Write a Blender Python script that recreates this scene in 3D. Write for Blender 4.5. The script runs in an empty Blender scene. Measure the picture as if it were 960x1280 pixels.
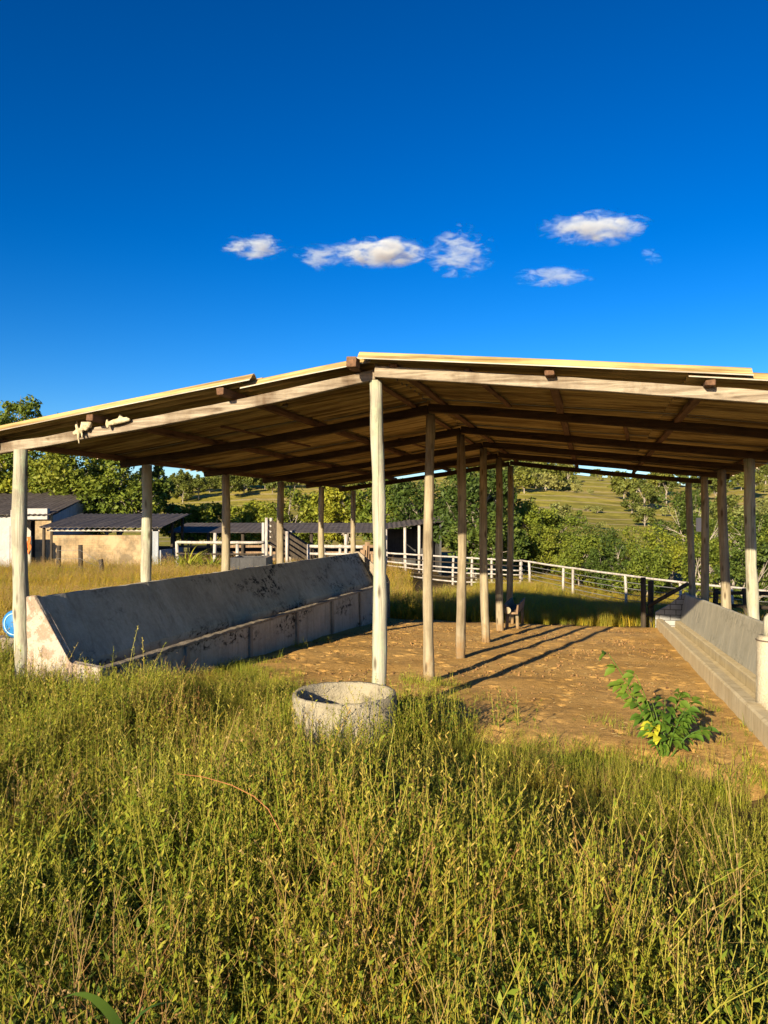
import bpy, math, random
import numpy as np
from mathutils import Vector, Matrix

R = math.radians
random.seed(7); rng = np.random.default_rng(7)
scene = bpy.context.scene
COL = scene.collection

# ------------------------------------------------------------------ site geometry
EYE = 1.65                                  # camera height
F = 961.0
AX = R(15.3)                                # the shed's long axis against the view direction
CA, SA = math.cos(AX), math.sin(AX)
OX, OY = -0.058, 6.22                       # foot of the front ridge post
BAY = 2.04; NB = 6; LEN = BAY*(NB-1)
WL, WR = -3.42, 3.50                        # eave post rows
def S(w, t, z=0.0): return Vector((OX + CA*w + SA*t, OY - SA*w + CA*t, z))
def to_wt(x, y):
    dx, dy = x-OX, y-OY
    return dx*CA - dy*SA, dx*SA + dy*CA
def smooth(a, b, x):
    u = np.clip((np.asarray(x, float)-a)/(b-a), 0, 1)
    return u*u*(3-2*u)
def vnoise(x, y, sc, seed=0):
    x = np.asarray(x, float)/sc; y = np.asarray(y, float)/sc
    xi = np.floor(x); yi = np.floor(y); fx = x-xi; fy = y-yi
    fx = fx*fx*(3-2*fx); fy = fy*fy*(3-2*fy)
    def h(a, b):
        s = np.sin(a*127.1 + b*311.7 + seed*74.7)*43758.5453
        return s-np.floor(s)
    return (h(xi, yi)*(1-fx)+h(xi+1, yi)*fx)*(1-fy) + (h(xi, yi+1)*(1-fx)+h(xi+1, yi+1)*fx)*fy
RIDGE_PX = [-900, 100, 200, 260, 345, 450, 560, 640, 700, 760, 860, 960, 1300, 1900]
RIDGE_UP = [70, 48, 34, 40, 44, 46, 50, 62, 55, 46, 38, 46, 52, 70]
def gz(x, y):
    x = np.asarray(x, float); y = np.asarray(y, float)
    w, t = to_wt(x, y)
    T = np.where(t < 0, 0, t); T = np.where(T > 23, 23+2*(1-np.exp(-(T-23)/5.0)), T)
    L = 1-0.5*smooth(3.6, 9, -w)
    z = -0.05*T*L - 0.045*np.clip(T-11, 0, 12)*smooth(-1, 2.5, w)
    z = z + 0.05*(vnoise(x, y, 2.3, 3)-.5)*smooth(0.0, 2.0, np.abs(w)-3.4) + 0.05*(vnoise(x, y, 1.7, 5)-.5)*smooth(.3, 2.5, -t)
    d = np.where(y > 1, y, 1)
    px = 480 + F*x/d
    up = np.interp(px, RIDGE_PX, RIDGE_UP)
    rz = EYE + up/F*290
    s = smooth(62, 290, y)
    hill = -1.2+(rz+1.2)*s + (vnoise(x, y, 38, 1)-.5)*5*smooth(90, 180, y) - smooth(290, 600, y)*14
    k = smooth(48, 75, y)
    return z*(1-k)+hill*k
def G(x, y): return float(gz(x, y))
def at(px, Y): return ((px-480)/F*Y, Y)
def zpix(py, Y): return EYE + (650-py)/F*Y

# ------------------------------------------------------------------ materials
class NT:
    def __init__(s, name):
        s.m = bpy.data.materials.new(name); s.m.use_nodes = True
        s.t = s.m.node_tree; s.t.nodes.clear()
        s.out = s.n('ShaderNodeOutputMaterial')
    def n(s, ty, **kw):
        nd = s.t.nodes.new(ty)
        for k, v in kw.items():
            if k.startswith('i_'):
                key = k[2:]; key = int(key) if key.isdigit() else key.replace('_', ' ')
                nd.inputs[key].default_value = v
            else: setattr(nd, k, v)
        return nd
    def l(s, a, b): s.t.links.new(a, b)
    def coord(s, kind='Object', scale=(1, 1, 1)):
        if kind == 'World': o = s.n('ShaderNodeNewGeometry').outputs['Position']
        else: o = s.n('ShaderNodeTexCoord').outputs[kind]
        mp = s.n('ShaderNodeMapping'); mp.inputs['Scale'].default_value = scale
        s.l(o, mp.inputs['Vector']); return mp.outputs['Vector']
    def noise(s, vec, scale=5, detail=4, rough=.6, dist=0):
        nd = s.n('ShaderNodeTexNoise', i_Scale=scale, i_Detail=detail, i_Roughness=rough, i_Distortion=dist)
        s.l(vec, nd.inputs['Vector']); return nd.outputs['Fac']
    def ramp(s, fac, stops):
        r = s.n('ShaderNodeValToRGB'); e = r.color_ramp.elements
        while len(e) < len(stops): e.new(.5)
        for q, (p, c) in zip(e, stops):
            q.position = p; q.color = (c[0], c[1], c[2], 1) if hasattr(c, '__len__') else (c, c, c, 1)
        s.l(fac, r.inputs['Fac']); return r.outputs['Color']
    def mix(s, fac, a, b, mode='MIX'):
        m = s.n('ShaderNodeMix', data_type='RGBA', blend_type=mode)
        for sock, v in ((m.inputs[0], fac), (m.inputs[6], a), (m.inputs[7], b)):
            if hasattr(v, 'links'): s.l(v, sock)
            elif hasattr(v, '__len__'): sock.default_value = (v[0], v[1], v[2], 1)
            else: sock.default_value = v
        return m.outputs[2]
    def math(s, op, a, b=0.0, clamp=False):
        m = s.n('ShaderNodeMath', operation=op, use_clamp=clamp)
        for sock, v in ((m.inputs[0], a), (m.inputs[1], b)):
            if hasattr(v, 'links'): s.l(v, sock)
            else: sock.default_value = v
        return m.outputs[0]
    def bsdf(s, col, rough=.85, bump=None, strength=.3, dist=.02, spec=.25, trans=None):
        b = s.n('ShaderNodeBsdfPrincipled')
        b.inputs['Specular IOR Level'].default_value = spec
        for sock, v in ((b.inputs['Base Color'], col), (b.inputs['Roughness'], rough)):
            if hasattr(v, 'links'): s.l(v, sock)
            elif hasattr(v, '__len__'): sock.default_value = (v[0], v[1], v[2], 1)
            else: sock.default_value = v
        if bump is not None:
            bp = s.n('ShaderNodeBump', i_Strength=strength, i_Distance=dist)
            s.l(bump, bp.inputs['Height']); s.l(bp.outputs['Normal'], b.inputs['Normal'])
        sh = b.outputs['BSDF']
        if trans:
            tr = s.n('ShaderNodeBsdfTranslucent')
            if hasattr(col, 'links'):
                s.l(s.mix(1.0, col, (1.15, 1.1, .55), 'MULTIPLY'), tr.inputs['Color'])
            else: tr.inputs['Color'].default_value = (col[0]*1.1, col[1]*1.1, col[2]*.6, 1)
            mx = s.n('ShaderNodeMixShader'); mx.inputs[0].default_value = trans
            s.l(sh, mx.inputs[1]); s.l(tr.outputs[0], mx.inputs[2]); sh = mx.outputs[0]
        s.l(sh, s.out.inputs['Surface']); return s.m

def rand_off(N, vec, k=13.0):
    oi = N.n('ShaderNodeObjectInfo'); m = N.n('ShaderNodeVectorMath', operation='ADD')
    sc = N.n('ShaderNodeVectorMath', operation='SCALE'); sc.inputs['Scale'].default_value = k
    cmb = N.n('ShaderNodeCombineXYZ')
    for i in range(3): N.l(oi.outputs['Random'], cmb.inputs[i])
    N.l(cmb.outputs[0], sc.inputs[0]); N.l(vec, m.inputs[0]); N.l(sc.outputs[0], m.inputs[1])
    return m.outputs[0]

def wood(name, lo, hi, stain, grain=(30, 30, 2.2), stain_amt=.6, bump=.5, lichen=None, mud=False):
    N = NT(name)
    v = rand_off(N, N.coord('Object', grain))
    g = N.noise(v, 1.0, 6, .65, .4)
    v2 = rand_off(N, N.coord('Object', (2.5, 2.5, 1.1)))
    big = N.noise(v2, 1.6, 5, .6)
    c = N.ramp(g, [(.3, lo), (.68, hi)])
    c = N.mix(N.math('MULTIPLY', N.ramp(big, [(.46, 0.0), (.72, 1.0)]), stain_amt), c, stain)
    if lichen:
        v3 = rand_off(N, N.coord('Object', (9, 9, 5)))
        li = N.noise(v3, 1.5, 6, .7)
        c = N.mix(N.math('MULTIPLY', N.ramp(li, [(.5, 0.0), (.63, 1.0)]), .7), c, lichen)
    if mud:
        zz = N.n('ShaderNodeSeparateXYZ'); N.l(N.coord('Object', (1, 1, 1)), zz.inputs[0])
        mz = N.math('ADD', N.math('SUBTRACT', .34, zz.outputs[2]), N.math('MULTIPLY', N.math('SUBTRACT', N.noise(rand_off(N, N.coord('Object', (6, 6, 5))), 1.3, 6, .7), .5), 1.1))
        c = N.mix(N.math('MULTIPLY', N.ramp(mz, [(.05, 0.0), (.3, 1.0)]), .75), c, (.24, .14, .055))
        kn = N.n('ShaderNodeTexVoronoi', i_Scale=1.0); N.l(rand_off(N, N.coord('Object', (11, 11, 3.2))), kn.inputs['Vector'])
        c = N.mix(N.math('MULTIPLY', N.ramp(kn.outputs['Distance'], [(.10, 1.0), (.24, 0.0)]), .8), c, (.07, .045, .025))
    cr = N.ramp(N.noise(rand_off(N, N.coord('Object', (grain[0]*2, grain[1]*2, grain[2]*.5))), 1, 3, .6), [(.30, (.35, .3, .25)), (.42, (1, 1, 1))])
    c = N.mix(.85, c, cr, 'MULTIPLY')
    return N.bsdf(c, .88, g, bump, .012, .2)

M = {}
M['post'] = wood('debarked_post_wood', (.26, .24, .18), (.49, .465, .365), (.17, .145, .10), (22, 22, 1.6), .7, 1.0, (.34, .39, .26), True)
M['post_grey'] = wood('old_post_wood', (.19, .155, .10), (.40, .34, .23), (.11, .075, .045), (24, 24, 1.6), .7, .9, None, True)
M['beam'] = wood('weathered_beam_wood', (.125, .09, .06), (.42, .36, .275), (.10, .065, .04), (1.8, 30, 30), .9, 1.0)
M['rafter'] = wood('shaded_rafter_wood', (.03, .019, .011), (.085, .052, .028), (.02, .013, .009), (1.8, 34, 34), .6, .6)  # inner rafters: shade under the roof put into a darker wood colour
M['purlin'] = wood('purlin_wood', (.10, .055, .03), (.22, .12, .07), (.06, .03, .02), (34, 1.8, 34), .6, .6)
M['dark_wood'] = wood('dark_wood', (.035, .028, .022), (.09, .07, .05), (.02, .018, .015), (20, 20, 2), .5, .6)
M['white_wood'] = wood('whitewashed_wood', (.32, .285, .25), (.54, .50, .45), (.18, .14, .11), (16, 16, 3), .6, .4)
M['brown_wood'] = wood('brown_plank_wood', (.16, .10, .06), (.34, .23, .14), (.10, .06, .04), (20, 20, 2), .5, .5)

def concrete(name, a, b, stain, scale=1.0, streak=True, mold=0.0, bump=.5, peel=None, pit=.5):
    N = NT(name)
    v = N.coord('Object', (1, 1, 1))
    n1 = N.noise(v, 2.2*scale, 7, .65); n2 = N.noise(v, 26*scale, 5, .7)
    c = N.ramp(n1, [(.3, a), (.72, b)])
    c = N.mix(pit, c, N.ramp(n2, [(.25, (.55, .53, .5)), (.6, (1, 1, 1))]), 'MULTIPLY')
    if streak:
        st = N.noise(N.coord('Object', (7, 7, .55)), 1.6, 5, .65)
        c = N.mix(N.math('MULTIPLY', N.ramp(st, [(.50, 0.0), (.70, 1.0)]), .65), c, stain)
    if mold:
        band = N.noise(N.coord('Object', (1.1, .55, 2.2)), 1.3, 3, .5)
        fine = N.noise(N.coord('Object', (7, 5, 9)), 1.7, 7, .75)
        k = N.math('MULTIPLY', N.ramp(band, [(.50, 0.0), (.60, 1.0)]), N.ramp(fine, [(.50, 0.0), (.57, 1.0)]))
        c = N.mix(N.math('MULTIPLY', k, mold), c, (.012, .012, .012))
    if peel:
        pn = N.noise(N.coord('Object', (6, 6, 6)), 1.2, 7, .7)
        c = N.mix(N.ramp(pn, [(.47, 0.0), (.53, 1.0)]), c, peel)
    h = N.math('ADD', n2, N.math('MULTIPLY', n1, .6))
    return N.bsdf(c, .9, h, bump, .02, .2)
M['conc_left'] = concrete('smooth_trough_render', (.37, .335, .265), (.56, .51, .41), (.24, .22, .175), 1, True, .95, .35)
M['conc_lip'] = concrete('trough_edge_concrete', (.24, .20, .15), (.40, .34, .26), (.13, .105, .08), 1.5, True, .4)
M['conc_peel'] = concrete('peeling_end_render', (.33, .24, .17), (.44, .34, .25), (.2, .15, .11), 1.6, True, 0, .9, (.48, .41, .33))
M['conc_right'] = concrete('pale_trough_concrete', (.60, .48, .28), (.76, .64, .41), (.38, .28, .14), 1.4, True, .0, .22, None, .22)
M['conc_plate'] = concrete('streaked_plate_concrete', (.40, .37, .28), (.56, .52, .41), (.70, .62, .45), 1.2, True, .25, .15, None, .25)
M['conc_ring'] = concrete('old_ring_concrete', (.30, .26, .18), (.46, .41, .30), (.14, .11, .07), 2.6, True, .8, .9, (.38, .33, .23))
M['stump_conc'] = concrete('limed_stump', (.42, .36, .25), (.60, .53, .40), (.34, .27, .19), 2, True, .0, .6)

N = NT('grey_block_joints')
v = N.coord('Object', (1, 1, 1))
sw = N.n('ShaderNodeSeparateXYZ'); N.l(v, sw.inputs[0]); cb = N.n('ShaderNodeCombineXYZ'); N.l(sw.outputs[0], cb.inputs[0]); N.l(sw.outputs[2], cb.inputs[1])
bk = N.n('ShaderNodeTexBrick', i_Scale=2.4, i_Mortar_Size=.018); N.l(cb.outputs[0], bk.inputs['Vector'])
bk.inputs['Color1'].default_value = (.34, .34, .34, 1); bk.inputs['Color2'].default_value = (.38, .38, .38, 1); bk.inputs['Mortar'].default_value = (.1, .1, .1, 1)
M['block_grey'] = N.bsdf(N.mix(.6, bk.outputs['Color'], N.ramp(N.noise(v, 8, 5), [(.3, .6), (.7, 1.0)]), 'MULTIPLY'), .9)

N = NT('tan_block_wall')
v = N.coord('Object', (1, 1, 1))
sw = N.n('ShaderNodeSeparateXYZ'); N.l(v, sw.inputs[0]); cb = N.n('ShaderNodeCombineXYZ'); N.l(sw.outputs[0], cb.inputs[0]); N.l(sw.outputs[2], cb.inputs[1])
bk = N.n('ShaderNodeTexBrick', i_Scale=2.6, i_Mortar_Size=.014); N.l(cb.outputs[0], bk.inputs['Vector'])
bk.inputs['Color1'].default_value = (.40, .28, .15, 1); bk.inputs['Color2'].default_value = (.33, .23, .12, 1); bk.inputs['Mortar'].default_value = (.24, .18, .11, 1)
pl = N.noise(v, 1.3, 6, .6)
c = N.mix(N.ramp(pl, [(.45, 0.0), (.56, 1.0)]), bk.outputs['Color'], (.42, .31, .18))
c = N.mix(N.math('MULTIPLY', N.ramp(N.noise(N.coord('Object', (.9, 1, .8)), 1.2, 5, .7), [(.44, 0.0), (.60, 1.0)]), .75), c, (.12, .095, .06))
M['tan_block'] = N.bsdf(c, .92, N.noise(v, 12, 5), .4)
M['white_wall'] = concrete('whitewashed_wall', (.34, .335, .33), (.48, .475, .465), (.40, .36, .30), .7, True, 0, .3)
M['bluegrey_board'] = concrete('bluegrey_board', (.26, .29, .33), (.40, .43, .47), (.18, .18, .18), 1, True, 0, .2)
M['grey_board'] = wood('grey_board', (.30, .30, .30), (.52, .52, .51), (.2, .2, .2), (14, 14, 1), .5, .3)

def roofing(name, a, b, stain, bump=.25):
    N = NT(name)
    v = rand_off(N, N.coord('Object', (1.6, 1.6, 1.6)))
    n1 = N.noise(v, 1.2, 6, .65)
    st = N.noise(rand_off(N, N.coord('Object', (.55, 13, 1))), 1.4, 5, .65)
    c = N.ramp(n1, [(.3, a), (.7, b)])
    c = N.mix(N.math('MULTIPLY', N.ramp(st, [(.44, 0.0), (.58, 1.0)]), .75), c, stain)
    return N.bsdf(c, .9, N.noise(v, 30, 4), bump, .006, .2)
M['fibre'] = roofing('fibre_cement_sheet', (.42, .29, .11), (.60, .44, .19), (.11, .06, .02))  # dark streaks: grime, strengthened to paint in shading lines of the corrugation
M['sheet_rim'] = roofing('fibre_cement_rim', (.38, .34, .27), (.52, .48, .40), (.26, .2, .14))
M['dark_roof'] = roofing('blackened_sheet', (.05, .047, .047), (.11, .10, .10), (.17, .14, .12))
M['grey_roof'] = roofing('greyed_sheet', (.07, .06, .055), (.14, .12, .11), (.045, .035, .03))

# ground under grass / hill pasture
N = NT('ground_soil')
v = N.coord('World', (1, 1, 1))
n1 = N.noise(v, .5, 6, .6); n2 = N.noise(v, 9, 6, .7)
c = N.ramp(n1, [(.35, (.085, .06, .022)), (.65, (.19, .125, .045))])
c = N.mix(.6, c, N.ramp(n2, [(.3, .45), (.65, 1.2)]), 'MULTIPLY')
M['soil'] = N.bsdf(c, .95, n2, .6, .05, .1)
N = NT('hill_pasture')
v = N.coord('World', (1, 1, 1))
n1 = N.noise(v, .022, 6, .62); n2 = N.noise(v, .35, 6, .7); n3 = N.noise(N.coord('World', (.05, .2, 1)), 1.0, 5, .6)
c = N.ramp(n1, [(.34, (.22, .21, .035)), (.5, (.36, .31, .05)), (.66, (.40, .29, .085))])
c = N.mix(.75, c, N.ramp(n2, [(.3, .45), (.62, 1.1)]), 'MULTIPLY')
c = N.mix(.6, c, N.ramp(n3, [(.35, .5), (.6, 1.1)]), 'MULTIPLY')
tr = N.n('ShaderNodeTexWave', i_Scale=.035, i_Distortion=9.0, i_Detail=4.0); tr.bands_direction = 'Y'; N.l(v, tr.inputs['Vector'])
c = N.mix(N.math('MULTIPLY', N.ramp(tr.outputs['Fac'], [(.86, 0.0), (.97, 1.0)]), .6), c, (.42, .33, .18))
M['pasture'] = N.bsdf(c, .95, n2, .8, .5, .1)
N = NT('trodden_dirt')
v = N.coord('World', (1, 1, 1))
n1 = N.noise(v, .9, 6, .6); n2 = N.noise(v, 11, 7, .7); n3 = N.noise(v, 45, 5, .75)
c = N.ramp(n1, [(.32, (.54, .31, .09)), (.68, (.68, .42, .145))])
c = N.mix(.65, c, N.ramp(n2, [(.28, .5), (.6, 1.08)]), 'MULTIPLY')
c = N.mix(N.math('MULTIPLY', N.ramp(N.noise(v, 2.6, 7, .7, .6), [(.56, 0.0), (.68, 1.0)]), .55), c, (.24, .125, .045))
c = N.mix(.55, c, N.ramp(n3, [(.33, (.45, .4, .35)), (.47, (1, 1, 1)), (.70, (1, 1, 1)), (.78, (1.25, 1.2, 1.1))]), 'MULTIPLY')
h = N.math('ADD', N.math('MULTIPLY', n2, 1.0), N.math('MULTIPLY', n3, .35))
M['dirt'] = N.bsdf(c, .95, h, .6, .03, .1)
M['clod'] = NT('dirt_clod').bsdf((.27, .15, .06), .95)
M['dung'] = NT('dry_dung').bsdf((.10, .055, .025), .95)
M['straw'] = NT('straw').bsdf((.55, .43, .2), .8)

def leafmat(name, cols, trans=.3, wscale=.9, rough=.6, island=False, worldamt=True):
    """cols: list of colours from dry to green"""
    N = NT(name)
    oi = N.n('ShaderNodeObjectInfo'); ge = N.n('ShaderNodeNewGeometry')
    wn = N.noise(N.coord('World', (1, 1, 1)), wscale, 3, .5)
    a = N.math('MULTIPLY', N.ramp(wn, [(.3, 0.0), (.7, 1.0)]), .36)
    b = N.math('MULTIPLY', oi.outputs['Random'], .32)
    d = N.math('MULTIPLY', ge.outputs['Random Per Island'], .33)
    f = N.math('ADD', N.math('ADD', a, b), d, True)
    k = len(cols)-1
    c = N.ramp(f, [(.12+.76*i/k, cc) for i, cc in enumerate(cols)])
    return N.bsdf(c, rough, None, trans=trans, spec=.3)
M['forb'] = leafmat('weed_leaf', [(.42, .36, .035), (.33, .35, .028), (.22, .28, .022), (.10, .165, .017)], .36, 2.3)
M['blade'] = leafmat('grass_blade', [(.45, .38, .05), (.36, .36, .033), (.24, .295, .026), (.13, .19, .02)], .36, 2.0)
M['darkforb'] = leafmat('dark_weed_leaf', [(.17, .21, .028), (.11, .17, .02), (.06, .12, .016)], .3, 3.0)
M['stem'] = leafmat('weed_stem', [(.30, .18, .045), (.33, .28, .045), (.26, .27, .03)], .05)
M['dry'] = leafmat('dry_stalk', [(.26, .12, .04), (.31, .20, .065), (.34, .26, .09)], .15)
M['gold'] = leafmat('golden_grass', [(.60, .38, .03), (.54, .38, .03), (.44, .35, .03), (.28, .29, .03)], .38, .5)
M['leaf_mid'] = leafmat('tree_leaf_mid', [(.26, .27, .03), (.165, .215, .026), (.08, .125, .02)], .35, .5)
M['leaf_dark'] = leafmat('tree_leaf_dark', [(.15, .18, .026), (.085, .13, .02), (.045, .078, .016)], .3, .5)
M['leaf_light'] = leafmat('tree_leaf_light', [(.38, .36, .035), (.29, .32, .032), (.17, .225, .028)], .38, .5)
M['leaf_far'] = leafmat('far_leaf', [(.21, .21, .035), (.14, .165, .03), (.08, .11, .026)], .3, .05)
M['leaf_scrub'] = leafmat('scrub_leaf', [(.34, .32, .10), (.25, .26, .075), (.18, .21, .06)], .25, .05)
M['bark'] = wood('pale_bark', (.18, .15, .12), (.42, .37, .30), (.12, .1, .08), (8, 8, 1.5), .5, .6)
M['bright_leaf'] = leafmat('bright_leaf', [(.17, .24, .025), (.09, .18, .02), (.05, .12, .016)], .35, 3)
M['yellow_leaf'] = NT('yellowed_leaf').bsdf((.62, .60, .05), .6, trans=.4)
M['blue'] = NT('blue_plastic').bsdf((.02, .16, .42), .4, spec=.5)
M['blue_pale'] = NT('pale_blue_plastic').bsdf((.30, .52, .68), .45, spec=.5)
M['wire'] = NT('rusty_wire').bsdf((.12, .09, .07), .6)
M['galv'] = NT('galvanised_wire').bsdf((.16, .16, .155), .5)
M['orange'] = NT('orange_cloth').bsdf((.62, .17, .04), .8)
N = NT('dirty_rag'); v = N.coord('Object', (1, 1, 1))
M['rag'] = N.bsdf(N.ramp(N.noise(v, 14, 5), [(.35, (.28, .19, .09)), (.65, (.50, .39, .23))]), .9, N.noise(v, 30, 4), .5, .02)
M['white_plastic'] = NT('white_plastic').bsdf((.75, .76, .76), .5)
M['dark_inside'] = concrete('shade_dark_wall', (.05, .05, .055), (.10, .10, .10), (.03, .03, .03), .8, True, 0, .2)  # near-black colour standing in for shade in sheds, doorway and tank

# ------------------------------------------------------------------ mesh builder
class MB:
    def __init__(s): s.v = []; s.f = []; s.mi = []; s.sm = []
    def add(s, vs, fs, mi=0, sm=False):
        o = len(s.v); s.v += [tuple(q) for q in vs]
        for f in fs: s.f.append(tuple(i+o for i in f)); s.mi.append(mi); s.sm.append(sm)
        return s
    def box(s, c, d, rot=None, mi=0, jit=0):
        x, y, z = d[0]/2, d[1]/2, d[2]/2
        vs = [Vector(q) for q in ((-x,-y,-z),(x,-y,-z),(x,y,-z),(-x,y,-z),(-x,-y,z),(x,-y,z),(x,y,z),(-x,y,z))]
        if jit: vs = [q+Vector((random.uniform(-jit, jit), random.uniform(-jit, jit), random.uniform(-jit, jit))) for q in vs]
        if rot is not None: vs = [rot @ q for q in vs]
        c = Vector(c); vs = [q+c for q in vs]
        return s.add(vs, [(0,3,2,1),(4,5,6,7),(0,1,5,4),(1,2,6,5),(2,3,7,6),(3,0,4,7)], mi)
    def tube(s, pts, rad, seg=8, mi=0, cap=True, jit=0, sm=True):
        pts = [Vector(p) for p in pts]; n = len(pts)
        if not hasattr(rad, '__len__'): rad = [rad]*n
        d0 = (pts[-1]-pts[0]).normalized()
        ref = Vector((1, 0, 0)) if abs(d0.x) < .8 else Vector((0, 1, 0))
        vs = []; fs = []
        for i, p in enumerate(pts):
            d = (pts[min(i+1, n-1)]-pts[max(i-1, 0)]).normalized()
            a = (ref-d*ref.dot(d)).normalized(); b = d.cross(a)
            for k in range(seg):
                th = 2*math.pi*k/seg; r = rad[i]*(1+random.uniform(-jit, jit))
                vs.append(p+(a*math.cos(th)+b*math.sin(th))*r)
        for i in range(n-1):
            for k in range(seg):
                k2 = (k+1) % seg
                fs.append((i*seg+k, i*seg+k2, (i+1)*seg+k2, (i+1)*seg+k))
        s.add(vs, fs, mi, sm)
        if cap:
            o = len(s.v)-n*seg
            s.f.append(tuple(o+k for k in reversed(range(seg)))); s.mi.append(mi); s.sm.append(False)
            s.f.append(tuple(o+(n-1)*seg+k for k in range(seg))); s.mi.append(mi); s.sm.append(False)
        return s
    def beam(s, p0, p1, w, h, n=8, jit=.004, sag=0.0, mi=0, up=Vector((0, 0, 1)), taper=1.0):
        """sawn beam whose bottom-centre line runs p0 -> p1"""
        p0, p1 = Vector(p0), Vector(p1); d = (p1-p0).normalized()
        side = d.cross(up).normalized(); u = side.cross(d).normalized()
        vs = []; fs = []
        for i in range(n+1):
            q = i/n; c = p0.lerp(p1, q)-Vector((0, 0, sag*4*q*(1-q)))
            c = c+side*random.uniform(-jit, jit)*1.5
            k = 1+(taper-1)*q
            for (a, b) in ((-.5, 0), (.5, 0), (.5, 1), (-.5, 1)):
                vs.append(c+side*(a*w*k+random.uniform(-jit, jit))+u*(b*h*k+random.uniform(-jit, jit)))
        for i in range(n):
            for k in range(4):
                k2 = (k+1) % 4; fs.append((i*4+k, i*4+k2, (i+1)*4+k2, (i+1)*4+k))
        fs += [(3, 2, 1, 0), tuple(n*4+k for k in range(4))]
        return s.add(vs, fs, mi)
    def extrude(s, poly, t0, t1, slope=0.0, n=12, jit=.0, mi=0):
        """closed (w,z) profile swept along local y from t0 to t1"""
        m = len(poly); vs = []; fs = []
        for i in range(n+1):
            t = t0+(t1-t0)*i/n
            for (w, z) in poly:
                vs.append((w+random.uniform(-jit, jit), t, z+slope*t+random.uniform(-jit, jit)))
        for i in range(n):
            for k in range(m):
                k2 = (k+1) % m; fs.append((i*m+k, (i+1)*m+k, (i+1)*m+k2, i*m+k2))
        fs += [tuple(range(m)), tuple(n*m+k for k in reversed(range(m)))]
        return s.add(vs, fs, mi)
    def lathe(s, prof, seg=40, mi=0, jit=0):
        n = len(prof); vs = []; fs = []
        for i, (r, z) in enumerate(prof):
            for k in range(seg):
                th = 2*math.pi*k/seg; rr = r+random.uniform(-jit, jit)
                vs.append((rr*math.cos(th), rr*math.sin(th), z+random.uniform(-jit, jit)))
        for i in range(n-1):
            for k in range(seg):
                k2 = (k+1) % seg; fs.append((i*seg+k, i*seg+k2, (i+1)*seg+k2, (i+1)*seg+k))
        return s.add(vs, fs, mi, True)
    def mesh(s, name, mats):
        me = bpy.data.meshes.new(name); me.from_pydata(s.v, [], s.f)
        for m in mats: me.materials.append(m)
        me.polygons.foreach_set('material_index', s.mi); me.polygons.foreach_set('use_smooth', s.sm)
        me.update(); return me

def link(o, parent=None, col=None):
    (col or COL).objects.link(o)
    if parent is not None: o.parent = parent
    return o
def obj(name, mb, mats, parent=None, loc=(0, 0, 0), rz=0, bevel=0):
    if not hasattr(mats, '__len__'): mats = [mats]
    me = mb.mesh(name, mats) if isinstance(mb, MB) else mb
    o = bpy.data.objects.new(name, me); o.location = loc; o.rotation_euler.z = rz
    if bevel:
        b = o.modifiers.new('Bevel', 'BEVEL'); b.width = bevel; b.segments = 2; b.limit_method = 'ANGLE'; b.angle_limit = R(50)
    return link(o, parent)
def tag(o, label, cat, group=None, kind=None):
    o['label'] = label; o['category'] = cat
    if group: o['group'] = group
    if kind: o['kind'] = kind
    return o
def thing(name, label, cat, loc=(0, 0, 0), rz=0, group=None):
    o = bpy.data.objects.new(name, None); o.location = loc; o.rotation_euler.z = rz; o.empty_display_size = .2
    return tag(link(o), label, cat, group)
def npmesh(name, V, Fq, mats, mi=None, smooth_=False):
    me = bpy.data.meshes.new(name); V = np.asarray(V, np.float32); Fq = np.asarray(Fq, np.int32)
    me.vertices.add(len(V)); me.vertices.foreach_set('co', V.ravel())
    nf, k = Fq.shape
    me.loops.add(nf*k); me.loops.foreach_set('vertex_index', Fq.ravel())
    me.polygons.add(nf); me.polygons.foreach_set('loop_start', np.arange(nf, dtype=np.int32)*k)
    if mi is not None: me.polygons.foreach_set('material_index', np.asarray(mi, np.int32))
    if smooth_: me.polygons.foreach_set('use_smooth', np.ones(nf, bool))
    for m in mats: me.materials.append(m)
    me.update(calc_edges=True); me.validate(); return me

# ------------------------------------------------------------------ ground, hills, dirt floor
def axis_vals(lim, n, p):
    u = np.linspace(-1, 1, n); return np.sign(u)*np.abs(u)**p*lim
xs = axis_vals(560, 171, 2.4)
ys = np.concatenate([np.linspace(-40, -2, 14), np.linspace(-1, 34, 90), 34+np.linspace(.02, 1, 90)**1.7*580])
X, Y = np.meshgrid(xs, ys); Z = gz(X, Y)
nx, ny = len(xs), len(ys)
idx = np.arange(nx*ny).reshape(ny, nx)
quads = np.stack([idx[:-1, :-1], idx[:-1, 1:], idx[1:, 1:], idx[1:, :-1]], -1)
V = np.stack([X, Y, Z], -1).reshape(-1, 3)
cut = int(np.searchsorted(ys, 62))
def sub(name, q, mat):
    q = q.reshape(-1, 4); used, inv = np.unique(q, return_inverse=True)
    me = npmesh(name, V[used], inv.reshape(-1, 4), [mat], smooth_=True)
    o = link(bpy.data.objects.new(name, me)); o['kind'] = 'structure'; return o
sub('ground', quads[:cut], M['soil'])
sub('hills', quads[cut:], M['pasture'])

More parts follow.
